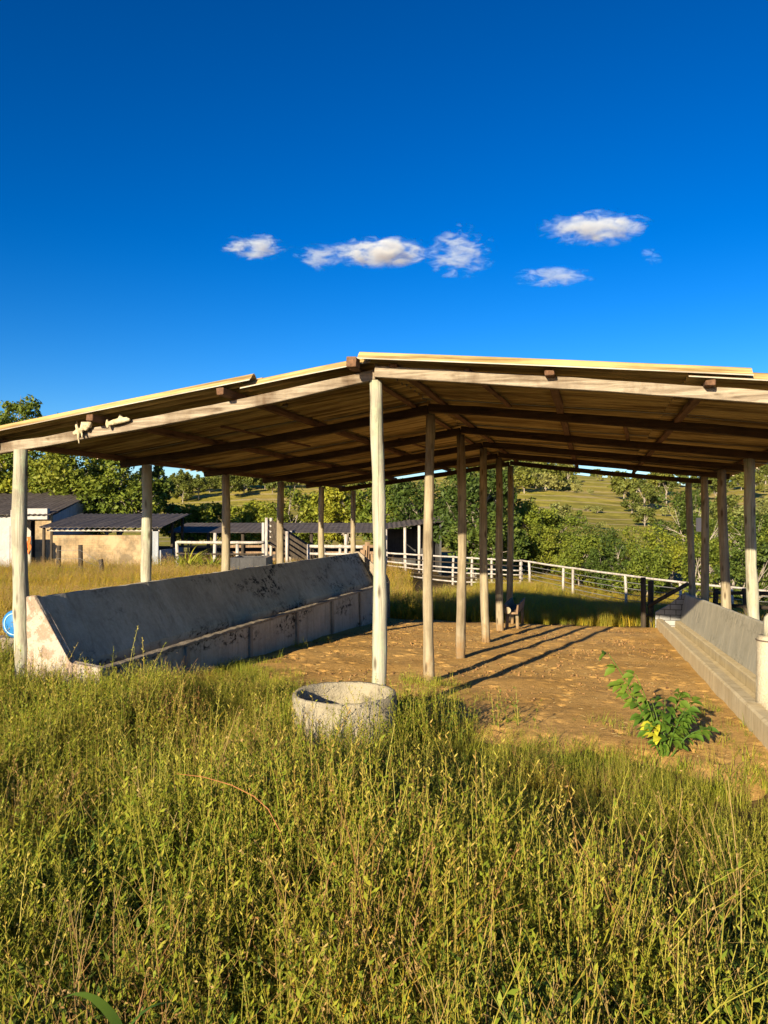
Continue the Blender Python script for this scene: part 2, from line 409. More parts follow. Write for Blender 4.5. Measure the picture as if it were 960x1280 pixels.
# dirt floor: front edge in shed coordinates
def dirt_front(w): return np.interp(w, [-2.7, -2.0, -1.2, -.4, .3, 1.2, 2.2, 2.9], [2.6, 2.0, 1.0, .35, -.15, -.5, -.75, -.9])
W_, T_ = np.meshgrid(np.linspace(-2.62, 2.9, 250), np.linspace(0, 1, 430))
fr = dirt_front(W_)-.15+.6*(vnoise(W_*3, W_*0, .7, 4)-.5)+.2*(vnoise(W_*3, W_*0, .21, 6)-.5)
tt = fr+(10.05+.25*vnoise(W_*2, W_*0+7, .8, 9)-fr)*T_
Xd = OX+CA*W_+SA*tt; Yd = OY-SA*W_+CA*tt
bump = .035*vnoise(Xd, Yd, .55, 11)+.006*vnoise(Xd, Yd, .21, 12)+.004*vnoise(Xd, Yd, .09, 13)
hr = np.random.default_rng(77)
for _ in range(520):
    hw, ht = hr.uniform(-2.6, 2.85), hr.uniform(-.8, 9.9)
    sel = (np.abs(W_-hw) < .2) & (np.abs(tt-ht) < .2)
    if not sel.any(): continue
    q = ((W_[sel]-hw)**2+(tt[sel]-ht)**2)/hr.uniform(.035, .06)**2
    bump[sel] += hr.uniform(.5, 1.1)*(-.020*np.exp(-q)+.005*np.exp(-(np.sqrt(q)-1.5)**2*3))
edge = smooth(0, .05, T_)*smooth(0, .03, 1-T_)
Zd = gz(Xd, Yd)-.012+(.024+bump)*np.clip(edge, 0, 1)
n0, n1 = W_.shape
idd = np.arange(n0*n1).reshape(n0, n1)
qd = np.stack([idd[:-1, :-1], idd[:-1, 1:], idd[1:, 1:], idd[1:, :-1]], -1).reshape(-1, 4)
o = link(bpy.data.objects.new('dirt_floor', npmesh('dirt_floor', np.stack([Xd, Yd, Zd], -1).reshape(-1, 3), qd, [M['dirt']], smooth_=True)))
o['kind'] = 'structure'

# ------------------------------------------------------------------ the open shed
SH = thing('open_shed', 'open sided cattle shed with corrugated roof on round wooden posts over the dirt floor', 'shed', (OX, OY, 0), -AX)
ZR, ZL, ZRR = 2.78, 2.30, 2.385            # rafter underside: ridge, left eave, right eave
RH = .092
def under(w): return ZR+(ZL-ZR)*(w/WL) if w < 0 else ZR+(ZRR-ZR)*(w/WR)
def post(w, t, top, r, mat, lean=(0, 0)):
    base = G(*S(w, t)[:2])
    L = top-base; n = 16; pts = []; rad = []
    ph = random.uniform(0, 6)
    for i in range(n+1):
        q = i/n
        pts.append((lean[0]*(q-1)+.016*math.sin(q*5+ph)+random.uniform(-.003, .003), lean[1]*(q-1)+.012*math.sin(q*4+ph*2), -.35+(L+.35)*q))
        rad.append(r*(1.10-.18*q)*(1+random.uniform(-.06, .06)))
    mb = MB().tube(pts, rad, 14, jit=.035)
    return obj('post', mb, mat, SH, (w, t, base))
for k in range(NB):
    t = k*BAY
    post(WL, t, under(WL), [.070, .062, .062, .06, .06, .06][k], M['post'] if k in (0, 1) else M['post_grey'], (random.uniform(-.03, .03), 0))
    post(0, t, under(0), [.056, .054, .06, .063, .065, .066][k], M['post'] if k in (0, ) else M['post_grey'], ([-.02, 0, .0, -.05, -.04, 0][k], 0))
    post(WR, t, under(WR), [.07, .068, .066, .066, .064, .066][k], M['post'] if k < 3 else M['post_grey'], (-.05, 0))
for k in range(NB):
    t = k*BAY; y = t-.0
    s1 = random.uniform(0, .03)
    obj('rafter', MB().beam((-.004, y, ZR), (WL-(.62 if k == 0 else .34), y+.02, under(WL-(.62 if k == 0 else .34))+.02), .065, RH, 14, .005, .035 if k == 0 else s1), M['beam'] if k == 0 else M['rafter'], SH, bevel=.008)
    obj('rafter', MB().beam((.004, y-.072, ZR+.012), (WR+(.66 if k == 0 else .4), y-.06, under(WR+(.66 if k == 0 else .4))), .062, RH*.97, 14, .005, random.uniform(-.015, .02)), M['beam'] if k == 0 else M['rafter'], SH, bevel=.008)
def roofline(w): return under(w)+RH
PUR = [(-3.72, .058), (-2.55, .058), (-1.30, .058), (-.16, .022), (.17, .028), (1.38, .042), (2.48, .040), (3.72, .040)]
for w, h in PUR:
    a = .20 if abs(w) > .3 else .12
    obj('purlin', MB().beam((w, -a, roofline(w)+.002), (w+random.uniform(-.03, .03), LEN+.22, roofline(w)+.004), .07, h, 20, .004, 0), M['purlin'], SH, bevel=.008)
obj('purlin', MB().beam((-.125, -.30, roofline(-.125)-.012), (-.125, -.175, roofline(-.125)-.012), .08, .08, 3, .004), M['purlin'], SH, bevel=.008)
# thin old batten pieces under the sheets
for (w, t0, t1) in ((-2.0, 1.2, 3.4), (.75, -.1, 1.9), (2.0, 2.3, 4.4), (-.9, 4.3, 6.0)):
    obj('batten', MB().beam((w, t0, roofline(w)+.012), (w+.12, t1, roofline(w)+.008), .045, .02, 6, .003), M['purlin'], SH, bevel=.004)
PITCH, AMP = .177, .031
def sheet(w0, w1, t0, width, lift0, lift1, dz=0, skew=0, thick=.009):
    """corrugated sheet between w0 (top) and w1 (bottom)"""
    nc = int(width/PITCH*8); nr = 5; vs = []; fs = []
    for L in (0, 1):
        for r in range(nr+1):
            q = r/nr; w = w0+(w1-w0)*q
            base = (ZR+(ZRR-ZR)*(w/WR)+RH if w1 > 0 else roofline(w))+lift0+(lift1-lift0)*q+dz
            for c in range(nc+1):
                tl = width*c/nc
                z = base+AMP*(1-math.cos(2*math.pi*tl/PITCH))+(thick if L else 0)+.004*math.sin(q*3+t0)
                vs.append((w+.0*tl, t0+tl+skew*q, z))
    K = (nr+1)*(nc+1)
    def i(L, r, c): return L*K+r*(nc+1)+c
    for r in range(nr):
        for c in range(nc):
            fs.append((i(0, r, c), i(0, r+1, c), i(0, r+1, c+1), i(0, r, c+1)))
            fs.append((i(1, r, c), i(1, r, c+1), i(1, r+1, c+1), i(1, r+1, c)))
    for r in range(nr):
        fs.append((i(0, r, 0), i(1, r, 0), i(1, r+1, 0), i(0, r+1, 0)))
        fs.append((i(0, r, nc), i(0, r+1, nc), i(1, r+1, nc), i(1, r, nc)))
    for c in range(nc):
        fs.append((i(0, 0, c), i(0, 0, c+1), i(1, 0, c+1), i(1, 0, c)))
        fs.append((i(0, nr, c), i(1, nr, c), i(1, nr, c+1), i(0, nr, c+1)))
    mb = MB(); mb.add(vs, fs, 0, False); nf = 2*nr*nc; mb.mi[nf:] = [1]*(len(mb.mi)-nf); return mb
STEP = PITCH*6; nS = 10; WID = STEP+PITCH*.55
def course(w0, w1, l0, l1, tfront, first_dz=0):
    t = tfront
    for k in range(nS):
        dz = (.012 if k % 2 else 0)+random.uniform(0, .006)
        wj = random.uniform(-.05, .05)
        obj('roof_sheet', sheet(w0, w1+wj, t, WID, l0, l1, dz, random.uniform(-.015, .015)), [M['fibre'], M['sheet_rim']], SH)
        t += STEP
course(-.015, -1.18, .026, .026, -.16)
course(-1.02, -4.02, .062, .062, -.22)
course(-.09, 2.72, .030, .072, -.26)
course(2.34, 4.15, .044, .044, -.22)

# ------------------------------------------------------------------ left trough (level)
TL = thing('feed_trough', 'dark weathered concrete feed trough with tall sloping back along the left posts', 'feed trough', (OX, OY, 0), -AX)
obj('back_plate', MB().extrude([(-3.345, .93), (-3.265, .935), (-2.93, .33), (-2.93, -.75), (-3.345, -.75)], .075, 10.0, 0, 90, .005), M['conc_left'], TL)
obj('trough_floor', MB().extrude([(-2.928, -.75), (-2.928, .10), (-2.682, .10), (-2.682, -.75)], .075, 10.0, 0, 10, .0), M['conc_lip'], TL)
obj('front_wall', MB().extrude([(-2.68, -.75), (-2.68, .275), (-2.60, .275), (-2.585, -.75)], .075, 10.0, 0, 40, .005), M['conc_left'], TL)
obj('lip', MB().extrude([(-2.655, .279), (-2.655, .318), (-2.572, .312), (-2.572, .279)], .075, 10.0, 0, 130, .007), M['conc_lip'], TL, bevel=.008)
for k, t in enumerate((1.5, 3.1, 4.7, 6.3, 7.9, 9.4)):
    obj('buttress', MB().extrude([(-2.583, -.75), (-2.596, .276), (-2.568, .276), (-2.55, -.75)], t, t+.07, 0, 2, .002), M['conc_lip'], TL)
ew = obj('end_wall', MB().extrude([(-3.46, -.5), (-3.40, .94), (-3.27, .955), (-2.88, .36), (-2.56, .32), (-2.56, -.5)], -.02, .07, 0, 3, .008), M['conc_peel'], TL, bevel=.012)
ew['label'] = 'peeling pinkish white end wall'
obj('end_wall', MB().extrude([(-3.40, -.9), (-3.36, .95), (-3.25, .965), (-2.62, .45), (-2.57, .32), (-2.56, -.9)], 10.005, 10.09, 0, 3, .004), M['conc_lip'], TL, bevel=.01)

# ------------------------------------------------------------------ right trough (follows the ground)
TR = thing('feed_trough', 'pale sunlit concrete feed trough with low outer wall along the right posts', 'feed trough', (OX, OY, 0), -AX)
SL = -.05
obj('outer_wall', MB().extrude([(2.84, -.4), (2.865, .20), (2.885, .215), (2.98, .21), (2.99, .19), (2.99, -.4)], -3.2, 10.0, SL, 50, .0025), M['conc_right'], TR)
obj('trough_floor', MB().extrude([(2.992, -.4), (2.992, .07), (3.08, .055), (3.20, .07), (3.20, -.4)], -3.2, 10.0, SL, 40, .004), M['conc_right'], TR)
obj('back_step', MB().extrude([(3.202, -.4), (3.21, .175), (3.225, .185), (3.30, .185), (3.30, -.4)], -3.2, 10.0, SL, 40, .0025), M['conc_right'], TR)
obj('back_plate', MB().extrude([(3.302, -.4), (3.302, .18), (3.395, .70), (3.41, .715), (3.44, .715), (3.44, -.4)], -3.2, 10.0, SL, 40, .002), M['conc_plate'], TR)
obj('end_wall', MB().extrude([(2.85, -.9), (2.85, -.16), (3.12, -.0), (3.40, .235), (3.46, .235), (3.52, -.9)], 10.02, 10.1, 0, 3, 0), M['block_grey'], TR)
# stump set in the trough
sp = S(3.085, .86); sb = .06
ST = thing('post_stump', 'thick limed stump standing in the right trough with a wire band', 'stump', (sp.x, sp.y, sb), 0)
slv = obj('sleeve', MB().lathe([(.0, 0), (.126, 0), (.124, .25), (.119, .5), (.118, .622), (.105, .65), (.0, .655)], 28, 0, .003), M['stump_conc'], ST)
obj('core', MB().lathe([(.0, .654), (.079, .654), (.077, .76), (.07, .80), (.045, .83), (.0, .835)], 22, 0, .003), M['post'], ST, (.018, .01, 0))
obj('wire_band', MB().lathe([(.121, .612), (.127, .618), (.121, .624)], 30), M['wire'], slv)

# ------------------------------------------------------------------ concrete ring
rx, ry = at(431, 5.6)
ring = obj('concrete_ring', MB().lathe([(.335, -.2), (.335, .38), (.343, .398), (.368, .402), (.378, .385), (.382, .10), (.38, -.2)], 56, 0, .004), M['conc_ring'], None, (rx, ry, G(rx, ry)))
tag(ring, 'round open concrete well ring half hidden in grass before the ridge post', 'concrete ring')
wfl = MB().lathe([(.0, .20), (.2, .205), (.334, .19)], 40, 0, .008)
obj('silt', wfl, M['dirt'], ring)

# ------------------------------------------------------------------ small things about the shed
def drum():
    p = Vector(at(21, 7.55)); z = zpix(780, p.y)
    d = thing('plastic_drum', 'small blue plastic drum lying behind the left front post', 'drum', (p.x-.02, p.y, z), 0)
    prof = [(0, 0), (.125, 0), (.137, .012), (.137, .04), (.131, .05), (.133, .25), (.137, .26), (.137, .30), (.125, .32), (0, .32)]
    mb = MB().lathe(prof, 32); o = obj('barrel', mb, M['blue'], d); o.rotation_euler = (R(-90), 0, R(-8))
    mb = MB().lathe([(.098, -.004), (.104, -.010), (.110, -.004)], 32); q = obj('rim', mb, M['blue_pale'], o)
    mb = MB().box((0, -.17-.0, 0), (.30, .06, .26)); 
drum()
bl = Vector((*at(24, 7.75), 0))
tag(obj('concrete_block', MB().box((0, 0, -.0), (.34, .40, .62)), M['conc_lip'], None, (bl.x, bl.y, zpix(780, 7.55)-.137-.31), -AX, bevel=.01), 'low concrete block carrying the blue drum behind the left front post', 'block')
N = NT('bleached_bone'); v = N.coord('Object', (1, 1, 1))
M['bone'] = N.bsdf(N.ramp(N.noise(v, 16, 6, .7), [(.3, (.30, .23, .13)), (.6, (.56, .48, .33))]), .8, N.noise(v, 34, 5), .7, .02)
def bone(name, w, paths, label):
    mb = MB()
    for pts, rad in paths: mb.tube([Vector(p) for p in pts], rad, 9, jit=.14)
    o = obj(name, mb, M['bone'], None, S(w, -.02, under(w)-.035+RH), -AX)
    o.rotation_euler.y = R(-8.5); m = o.modifiers.new('Remesh', 'REMESH'); m.mode = 'VOXEL'; m.voxel_size = .006; m.use_smooth_shade = True
    tag(o, label, 'bone')
bone('bleached_bone', -2.72, [
    ([(-.085, -.055, -.02), (-.04, -.06, -.005), (.0, -.055, .0)], [.018, .026, .022]),
    ([(-.045, -.05, .0), (-.052, -.05, .05), (-.048, -.045, .085)], [.018, .014, .007]),
    ([(-.005, -.05, .0), (.03, -.045, .045), (.075, -.04, .04), (.095, -.04, .055)], [.02, .042, .034, .012]),
    ([(.03, -.05, .02), (.055, -.055, -.01)], [.03, .014]),
    ([(-.03, -.062, -.01), (-.035, -.07, -.07), (-.034, -.07, -.12)], [.014, .009, .004]),
    ([(.0, -.06, -.01), (.004, -.068, -.05), (.003, -.068, -.075)], [.012, .008, .004])], 'bleached bone lump with upright spur and dangling strips on the front beam')
bone('bleached_bone', -2.36, [
    ([(-.10, -.045, .05), (-.10, -.05, .01), (-.095, -.06, -.03)], [.008, .018, .012]),
    ([(-.10, -.045, .01), (-.03, -.045, .012), (.04, -.04, .016), (.12, -.035, .01)], [.018, .026, .024, .012]),
    ([(.01, -.04, .015), (.035, -.035, .055), (.06, -.035, .02)], [.014, .026, .012]),
    ([(.06, -.04, .02), (.10, -.04, .03)], [.02, .010])], 'bleached long bone lying flat with two bumps along the front beam')
random.seed(21)

# salt trough by the rear ridge posts
p = S(.20, 8.55); b = G(p.x, p.y)
t_ = thing('salt_trough', 'small wooden salt trough on legs beside the rear ridge posts', 'salt trough', (p.x, p.y, b), -AX)
mb = MB().extrude([(-.14, .50), (-.11, .50), (-.08, .36), (.08, .36), (.11, .50), (.14, .50), (.12, .33), (-.12, .33)], -.1, 1.3, 0, 6, .004)
obj('trough_body', mb, M['brown_wood'], t_)
for (x, y) in ((-.09, .1), (.09, .1), (-.09, 1.1), (.09, 1.1)):
    obj('leg', MB().tube([(x*1.2, y, -.2), (x, y, .33)], .032, 8), M['post_grey'], t_)
obj('log_end', MB().tube([(-.06, -.17, .40), (-.06, -.102, .40)], .062, 14), M['post_grey'], t_)

# dark hurdle at the far end of the right trough
p = S(2.62, 9.9); b = G(p.x, p.y)
t_ = thing('wooden_hurdle', 'dark wooden hurdle with slanting rail at the far end of the right trough', 'hurdle', (p.x, p.y, b), -AX)
obj('post', MB().tube([(0, 0, -.3), (.0, 0, 1.02)], [.055, .048], 10, jit=.04), M['dark_wood'], t_)
obj('post', MB().tube([(.16, .45, -.3), (.17, .45, .93)], [.06, .055], 10, jit=.04), M['dark_wood'], t_)
obj('rail', MB().tube([(.10, .33, .42), (.86, .28, .90)], [.04, .04], 8, jit=.04), M['dark_wood'], t_)
obj('rail', MB().tube([(.05, .38, .22), (.20, .36, .25)], [.03, .03], 8, jit=.04), M['dark_wood'], t_)
# meter box on the far right post
p = S(WR+.14, 5*BAY-.25); 
bx = obj('meter_box', MB().box((0, 0, 0), (.09, .07, .27)), M['white_plastic'], None, (p.x, p.y, zpix(656, p.y)), -AX, bevel=.01)
tag(bx, 'small white box hung beside the far right eave post', 'box')

# ------------------------------------------------------------------ fences
def fence(name, label, cat, pts, ztop, rails, pr, rr, pm, rm, post_up=.06, group=None, round_=True, extra=None):
    """pts world xy of posts; rails: list of fractions of height"""
    x0, y0 = pts[0]; b0 = G(x0, y0)
    t_ = thing(name, label, cat, (x0, y0, b0), 0, group)
    for i, (x, y) in enumerate(pts):
        b = G(x, y); h = (ztop[i] if hasattr(ztop, '__len__') else ztop)-b
        up = post_up+(extra[i] if extra else 0)
        obj('post', MB().tube([(0, 0, -.3), (random.uniform(-.02, .02), 0, h*.5), (random.uniform(-.03, .03), 0, h+up)], [pr*1.08, pr, pr*.95], 8, jit=.05), pm, t_, (x-x0, y-y0, b-b0))
    for j, fr_ in enumerate(rails):
        P = []
        for i, (x, y) in enumerate(pts):
            b = G(x, y); zt = ztop[i] if hasattr(ztop, '__len__') else ztop
            P.append((x-x0, y-y0-pr*1.05, b+(zt-b)*fr_-b0))
            if i < len(pts)-1:
                x2, y2 = pts[i+1]; b2 = G(x2, y2); zt2 = ztop[i+1] if hasattr(ztop, '__len__') else ztop
                P.append(((x+x2)/2-x0, (y+y2)/2-y0-pr*1.05, (b+b2)/2+((zt-b)+(zt2-b2))/2*fr_-b0-.01))
        r = rr[j] if hasattr(rr, '__len__') else rr
        obj('rail', MB().tube(P, r, 6), rm[j] if hasattr(rm, '__len__') else rm, t_)
    return t_
# white paddock fence running down to the right
FP = [(652, 34.2), (662, 33.8), (704, 32.0), (716, 31.5), (782, 29.0), (850, 26.8), (915, 25.2), (985, 24.0)]
FT = [zpix(q, p[1]) for q, p in zip((700.5, 702, 708.5, 710, 719, 727.5, 734, 741), FP)]
fence('paddock_fence', 'white paddock fence with thick top rail and wires falling away to the right', 'fence', [at(*q) for q in FP], FT,
      [1.0, .80, .62, .45, .28, .14], .055, [.042, .014, .014, .014, .014, .014], M['white_wood'], [M['white_wood']]+[M['galv']]*5, .0)
# corral boards in the middle
CP = [(483, 34.0), (507, 33.9), (530, 33.8), (566, 33.6), (590, 33.5), (615, 33.4), (650, 33.2)]
fence('corral_fence', 'white board corral fence between the black shed and the paddock fence', 'fence', [at(*q) for q in CP], [zpix(691+.06*(q[0]-483), q[1]) for q in CP],
      [1.0, .80, .62, .45, .28, .13], .055, [.04, .03, .035, .03, .03, .035], M['white_wood'], [M['white_wood'], M['dark_wood'], M['white_wood'], M['white_wood'], M['dark_wood'], M['white_wood']], .05)
LP = [(222, 30.5), (268, 30.0), (297, 30.0), (330, 30.0)]
fence('corral_fence', 'white corral fence with single thick rail left of the cattle ramp', 'fence', [at(*q) for q in LP], [zpix(678, 30.0)]*4,
      [1.0, .66, .4], .07, [.06, .035, .035], M['white_wood'], [M['white_wood'], M['dark_wood'], M['dark_wood']], .02, extra=[0, .35, .0, .75])
LP = [(386, 33.0), (405, 32.8), (425, 32.6), (441, 32.4), (456, 32.2)]
fence('corral_fence', 'short white corral fence between the cattle ramp and the leaning planks', 'fence', [at(*q) for q in LP], [zpix(683, 32.6)]*5,
      [1.0, .72, .46, .2], .065, [.075, .06, .06, .05], M['white_wood'], M['white_wood'], .08)
# dark rail fence right beyond the trough
LP = [(893, 13.6), (932, 12.6), (985, 11.8)]
fence('rail_fence', 'dark rail fence seen between the right eave posts', 'fence', [at(*q) for q in LP], [zpix(737, 13.6), zpix(737, 12.6), zpix(737, 11.8)],
      [.95, .7, .45], .05, [.035]*3, M['dark_wood'], M['dark_wood'], .02)
LP = [(73, 27.5), (101, 27.3), (127, 27.3)]
fence('wire_fence', 'dark wire fence posts standing in grass before the block shed', 'fence', [at(*q) for q in LP], [zpix(682, 27.5), zpix(681, 27.3), zpix(699, 27.3)],
      [.85, .6, .35], .085, .006, M['dark_wood'], M['galv'], .0)

# leaning planks behind the far end of the left trough
x, y = at(456, 18.6); b = G(x, y)
t_ = thing('plank_stack', 'pale brown planks standing upright behind the far end of the left trough', 'planks', (x, y, b), 0)
for i, (dx, h, ln) in enumerate(((-.13, 1.52, .08), (-.02, 1.62, .02), (.08, 1.70, -.03), (.16, 1.4, -.02))):
    obj('plank', MB().beam((dx, i*.05, -.1), (dx+ln, i*.05+.1, h), .11, .03, 6, .006, up=Vector((0, -1, 0))), M['brown_wood'], t_, bevel=.004)

# ------------------------------------------------------------------ buildings on the left
def corr_roof(p00, p10, p11, p01, pitch=.2, amp=.013, th=.02, n2=4):
    """corrugated sheet: p00->p10 along eave, p01->p11 along ridge; waves run eave to ridge"""
    p00, p10, p11, p01 = map(Vector, (p00, p10, p11, p01)); L = (p10-p00).length; nc = max(4, int(L/pitch*4))
    mb = MB(); vs = []; fs = []
    for l in (0, 1):
        for r in range(n2+1):
            for c in range(nc+1):
                a = p00.lerp(p10, c/nc).lerp(p01.lerp(p11, c/nc), r/n2)
                vs.append(a+Vector((0, 0, amp*math.cos(2*math.pi*c/4)+(th if l else 0)+random.uniform(-.006, .006))))
    K = (n2+1)*(nc+1); ii = lambda l, r, c: l*K+r*(nc+1)+c
    for r in range(n2):
        for c in range(nc):
            fs.append((ii(1, r, c), ii(1, r, c+1), ii(1, r+1, c+1), ii(1, r+1, c))); fs.append((ii(0, r, c), ii(0, r+1, c), ii(0, r+1, c+1), ii(0, r, c+1)))
    for c in range(nc):
        fs.append((ii(0, 0, c), ii(0, 0, c+1), ii(1, 0, c+1), ii(1, 0, c))); fs.append((ii(0, n2, c), ii(1, n2, c), ii(1, n2, c+1), ii(0, n2, c+1)))
    for r in range(n2):
        fs.append((ii(0, r, 0), ii(1, r, 0), ii(1, r+1, 0), ii(0, r+1, 0))); fs.append((ii(0, r, nc), ii(0, r+1, nc), ii(1, r+1, nc), ii(1, r, nc)))
    return mb.add(vs, fs)
# block shed
Yb = 32.0; x0 = at(66, Yb)[0]; x1 = at(186, Yb)[0]; xr = at(197, Yb)[0]; gb = G((x0+x1)/2, Yb)
B = thing('block_shed', 'low tan block wall shed with blackened sheet roof behind the left posts', 'shed', (x0, Yb, gb), 0)
zt = zpix(669, Yb)-gb; wB = x1-x0
obj('front_wall', MB().box((wB/2, .08, zt/2-.2), (wB, .16, zt+.4)), M['tan_block'], B, bevel=.02)
obj('side_wall', MB().box((wB+.42, 1.9, .45-.2), (.12, 3.6, 1.0+.4)), M['bluegrey_board'], B)
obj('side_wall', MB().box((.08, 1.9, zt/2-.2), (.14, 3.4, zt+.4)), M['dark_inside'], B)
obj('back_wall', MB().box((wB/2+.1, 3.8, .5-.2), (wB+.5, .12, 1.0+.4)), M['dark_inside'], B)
obj('corner_board', MB().box((wB+.27, .06, (zpix(660, Yb)-gb)/2-.1), (.24, .08, zpix(660, Yb)-gb+.2)), M['bluegrey_board'], B)
for (xx, yy, h) in ((wB+.42, 3.75, zpix(647, Yb+3.8)-gb), (wB+.45, 1.9, zpix(652, Yb+1.9)-gb), (-.08, .1, zpix(660, Yb)-gb), (-.32, -.1, zpix(658, Yb)-gb)):
    obj('post', MB().tube([(xx, yy, -.3), (xx, yy, h)], .07, 8, jit=.04), M['dark_wood'], B)
obj('lintel', MB().box((wB/2+.1, .06, zpix(663, Yb)-gb), (wB+.7, .08, .07)), M['white_wood'], B)
ze = zpix(660.5, Yb)-gb+.03; zb = zpix(644, Yb+4)-gb
obj('roof', corr_roof((-.45, -.3, ze), (wB+.65, -.3, ze), (wB+.75, 4.1, zb+.05), (-.4, 4.1, zb+.05), .22, .025), M['dark_roof'], B)
# farm house
Yh = 35.5; x0 = at(-70, Yh)[0]; x1 = at(64, Yh)[0]; gb = G((x0+x1)/2, Yh); wB = x1-x0
Hs = thing('farm_house', 'whitewashed farm house with grey corrugated roof below the tall trees', 'house', (x0, Yh, gb), 0)
ze = zpix(643, Yh)-gb; zr = zpix(616, Yh+5.2)-gb
dl, dr = at(31, Yh)[0]-x0, at(44, Yh)[0]-x0
obj('front_wall', MB().box((dl/2, .1, ze/2-.2), (dl, .2, ze+.4-.1)), M['white_wall'], Hs)
obj('front_wall', MB().box(((dr+wB)/2, .1, ze/2-.2), (wB-dr, .2, ze+.4-.1)), M['tan_block'], Hs)
obj('doorway_shade', MB().box(((dl+dr)/2, 1.1, 1.0), (dr-dl+.4, .1, 2.4)), M['dark_inside'], Hs)  # dark panel set behind the doorway to paint the shade inside
obj('side_wall', MB().add([(wB-.1, .22, -.3), (wB-.1, 5.2, -.3), (wB-.1, 5.2, zr-.06), (wB-.1, .22, ze-.06), (wB-.0, .22, -.3), (wB-.0, 5.2, -.3), (wB-.0, 5.2, zr-.06), (wB-.0, .22, ze-.06)],
    [(0, 3, 2, 1), (4, 5, 6, 7), (0, 1, 5, 4), (1, 2, 6, 5), (2, 3, 7, 6), (3, 0, 4, 7)]), M['grey_board'], Hs)
obj('back_wall', MB().box((wB/2, 5.3, zr/2-.2), (wB, .16, zr+.3)), M['white_wall'], Hs)
obj('roof', corr_roof((-.3, -.35, ze-.03), (wB+.12, -.35, ze-.03), (wB+.12, 5.5, zr+.03), (-.3, 5.5, zr+.03), .24, .018), M['grey_roof'], Hs)
obj('parapet', MB().box((wB-.72, -.06, ze+.02), (1.25, .3, .5)), M['white_wall'], Hs)
# porch wall and posts before the house
xp = at(4, 33.5)[0]; gp = G(xp, 33.5)
P_ = thing('porch_screen', 'pale blue white sheet screen between white posts before the farm house', 'screen', (xp, 33.5, gp), 0)
obj('panel', MB().box((-.35, 0, .95), (1.3, .05, 2.0)), M['white_wall'], P_)
for xx, hh in ((.42, 2.65), (.60, 2.5), (-1.05, 2.4)): obj('post', MB().box((xx, -.02, hh/2-.1), (.13, .13, hh+.2)), M['white_wood'], P_, bevel=.01)
xo = at(37.5, 31)[0]
cl = MB(); n = 8
vs = [(.16*(i/n-.5)+.02*math.sin(j*1.7), .03*math.sin(i*1.4+j), -.62*j/6*(1-.15*math.sin(i))) for i in range(n+1) for j in range(7)]
fs = [(i*7+j, i*7+j+1, (i+1)*7+j+1, (i+1)*7+j) for i in range(n) for j in range(6)]
cl.add(vs, fs, 0, True); gp = G(xo, 31)
co = obj('cloth', cl, M['orange'], None, (xo, 30.9, zpix(671, 31))); co.modifiers.new('Solidify', 'SOLIDIFY').thickness = .015
tag(co, 'orange cloth hung on a short post before the farm house', 'cloth')
tag(obj('short_post', MB().tube([(0, 0, -.3), (0, 0, zpix(670, 31)-gp)], .08, 8, jit=.05), M['post'], None, (xo, 31.0, gp)), 'short pale post carrying the orange cloth', 'post')

# long corral shed
Yc = 36.0; x0 = at(216, Yc)[0]; x1 = at(474, Yc)[0]; gb = G((x0+x1)/2, Yc); wB = x1-x0
C_ = thing('corral_shed', 'long low corral shed with dark sheet roof behind the white rails', 'shed', (x0, Yc, gb), 0)
ze = zpix(666, Yc)-gb; zb = zpix(654, Yc+3.2)-gb
obj('roof', corr_roof((-.2, -.2, ze), (wB, -.2, ze), (wB, 3.4, zb), (-.2, 3.4, zb), .25, .007), M['grey_roof'], C_)
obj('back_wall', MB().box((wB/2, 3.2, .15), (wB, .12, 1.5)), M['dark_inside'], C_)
for k in range(7):
    obj('post', MB().tube([(wB*k/6+.05, .05, -.3), (wB*k/6+.05, .05, ze)], .08, 8, jit=.05), M['white_wood'] if k in (5, 6) else M['dark_wood'], C_)
for z in (.35, .65, .95): obj('rail', MB().beam((0, .15, z), (wB, .15, z), .05, .12, 10, .01), M['brown_wood'], C_)
# black lean-to
Yd_ = 37.0; x0 = at(478, Yd_)[0]; x1 = at(552, Yd_)[0]; gb = G((x0+x1)/2, Yd_); wB = x1-x0
D_ = thing('lean_to', 'black open lean-to shed beyond the corral fence in the middle', 'shed', (x0, Yd_, gb), 0)
za = zpix(662, Yd_)-gb; zb2 = zpix(652, Yd_)-gb
obj('roof', corr_roof((-.1, -.2, za), (wB+.1, -.2, zb2), (wB+.1, 3.4, zb2+.25), (-.1, 3.4, za+.25), .25, .02), M['grey_roof'], D_)
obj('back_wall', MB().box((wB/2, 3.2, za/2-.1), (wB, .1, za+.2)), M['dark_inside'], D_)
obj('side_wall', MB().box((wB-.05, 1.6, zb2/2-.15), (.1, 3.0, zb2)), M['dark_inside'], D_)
for q in (.06, .38, .62): obj('post', MB().tube([(wB*q, -.05, -.3), (wB*q, -.05, za+(zb2-za)*q)], .07, 8, jit=.04), M['white_wood'], D_)
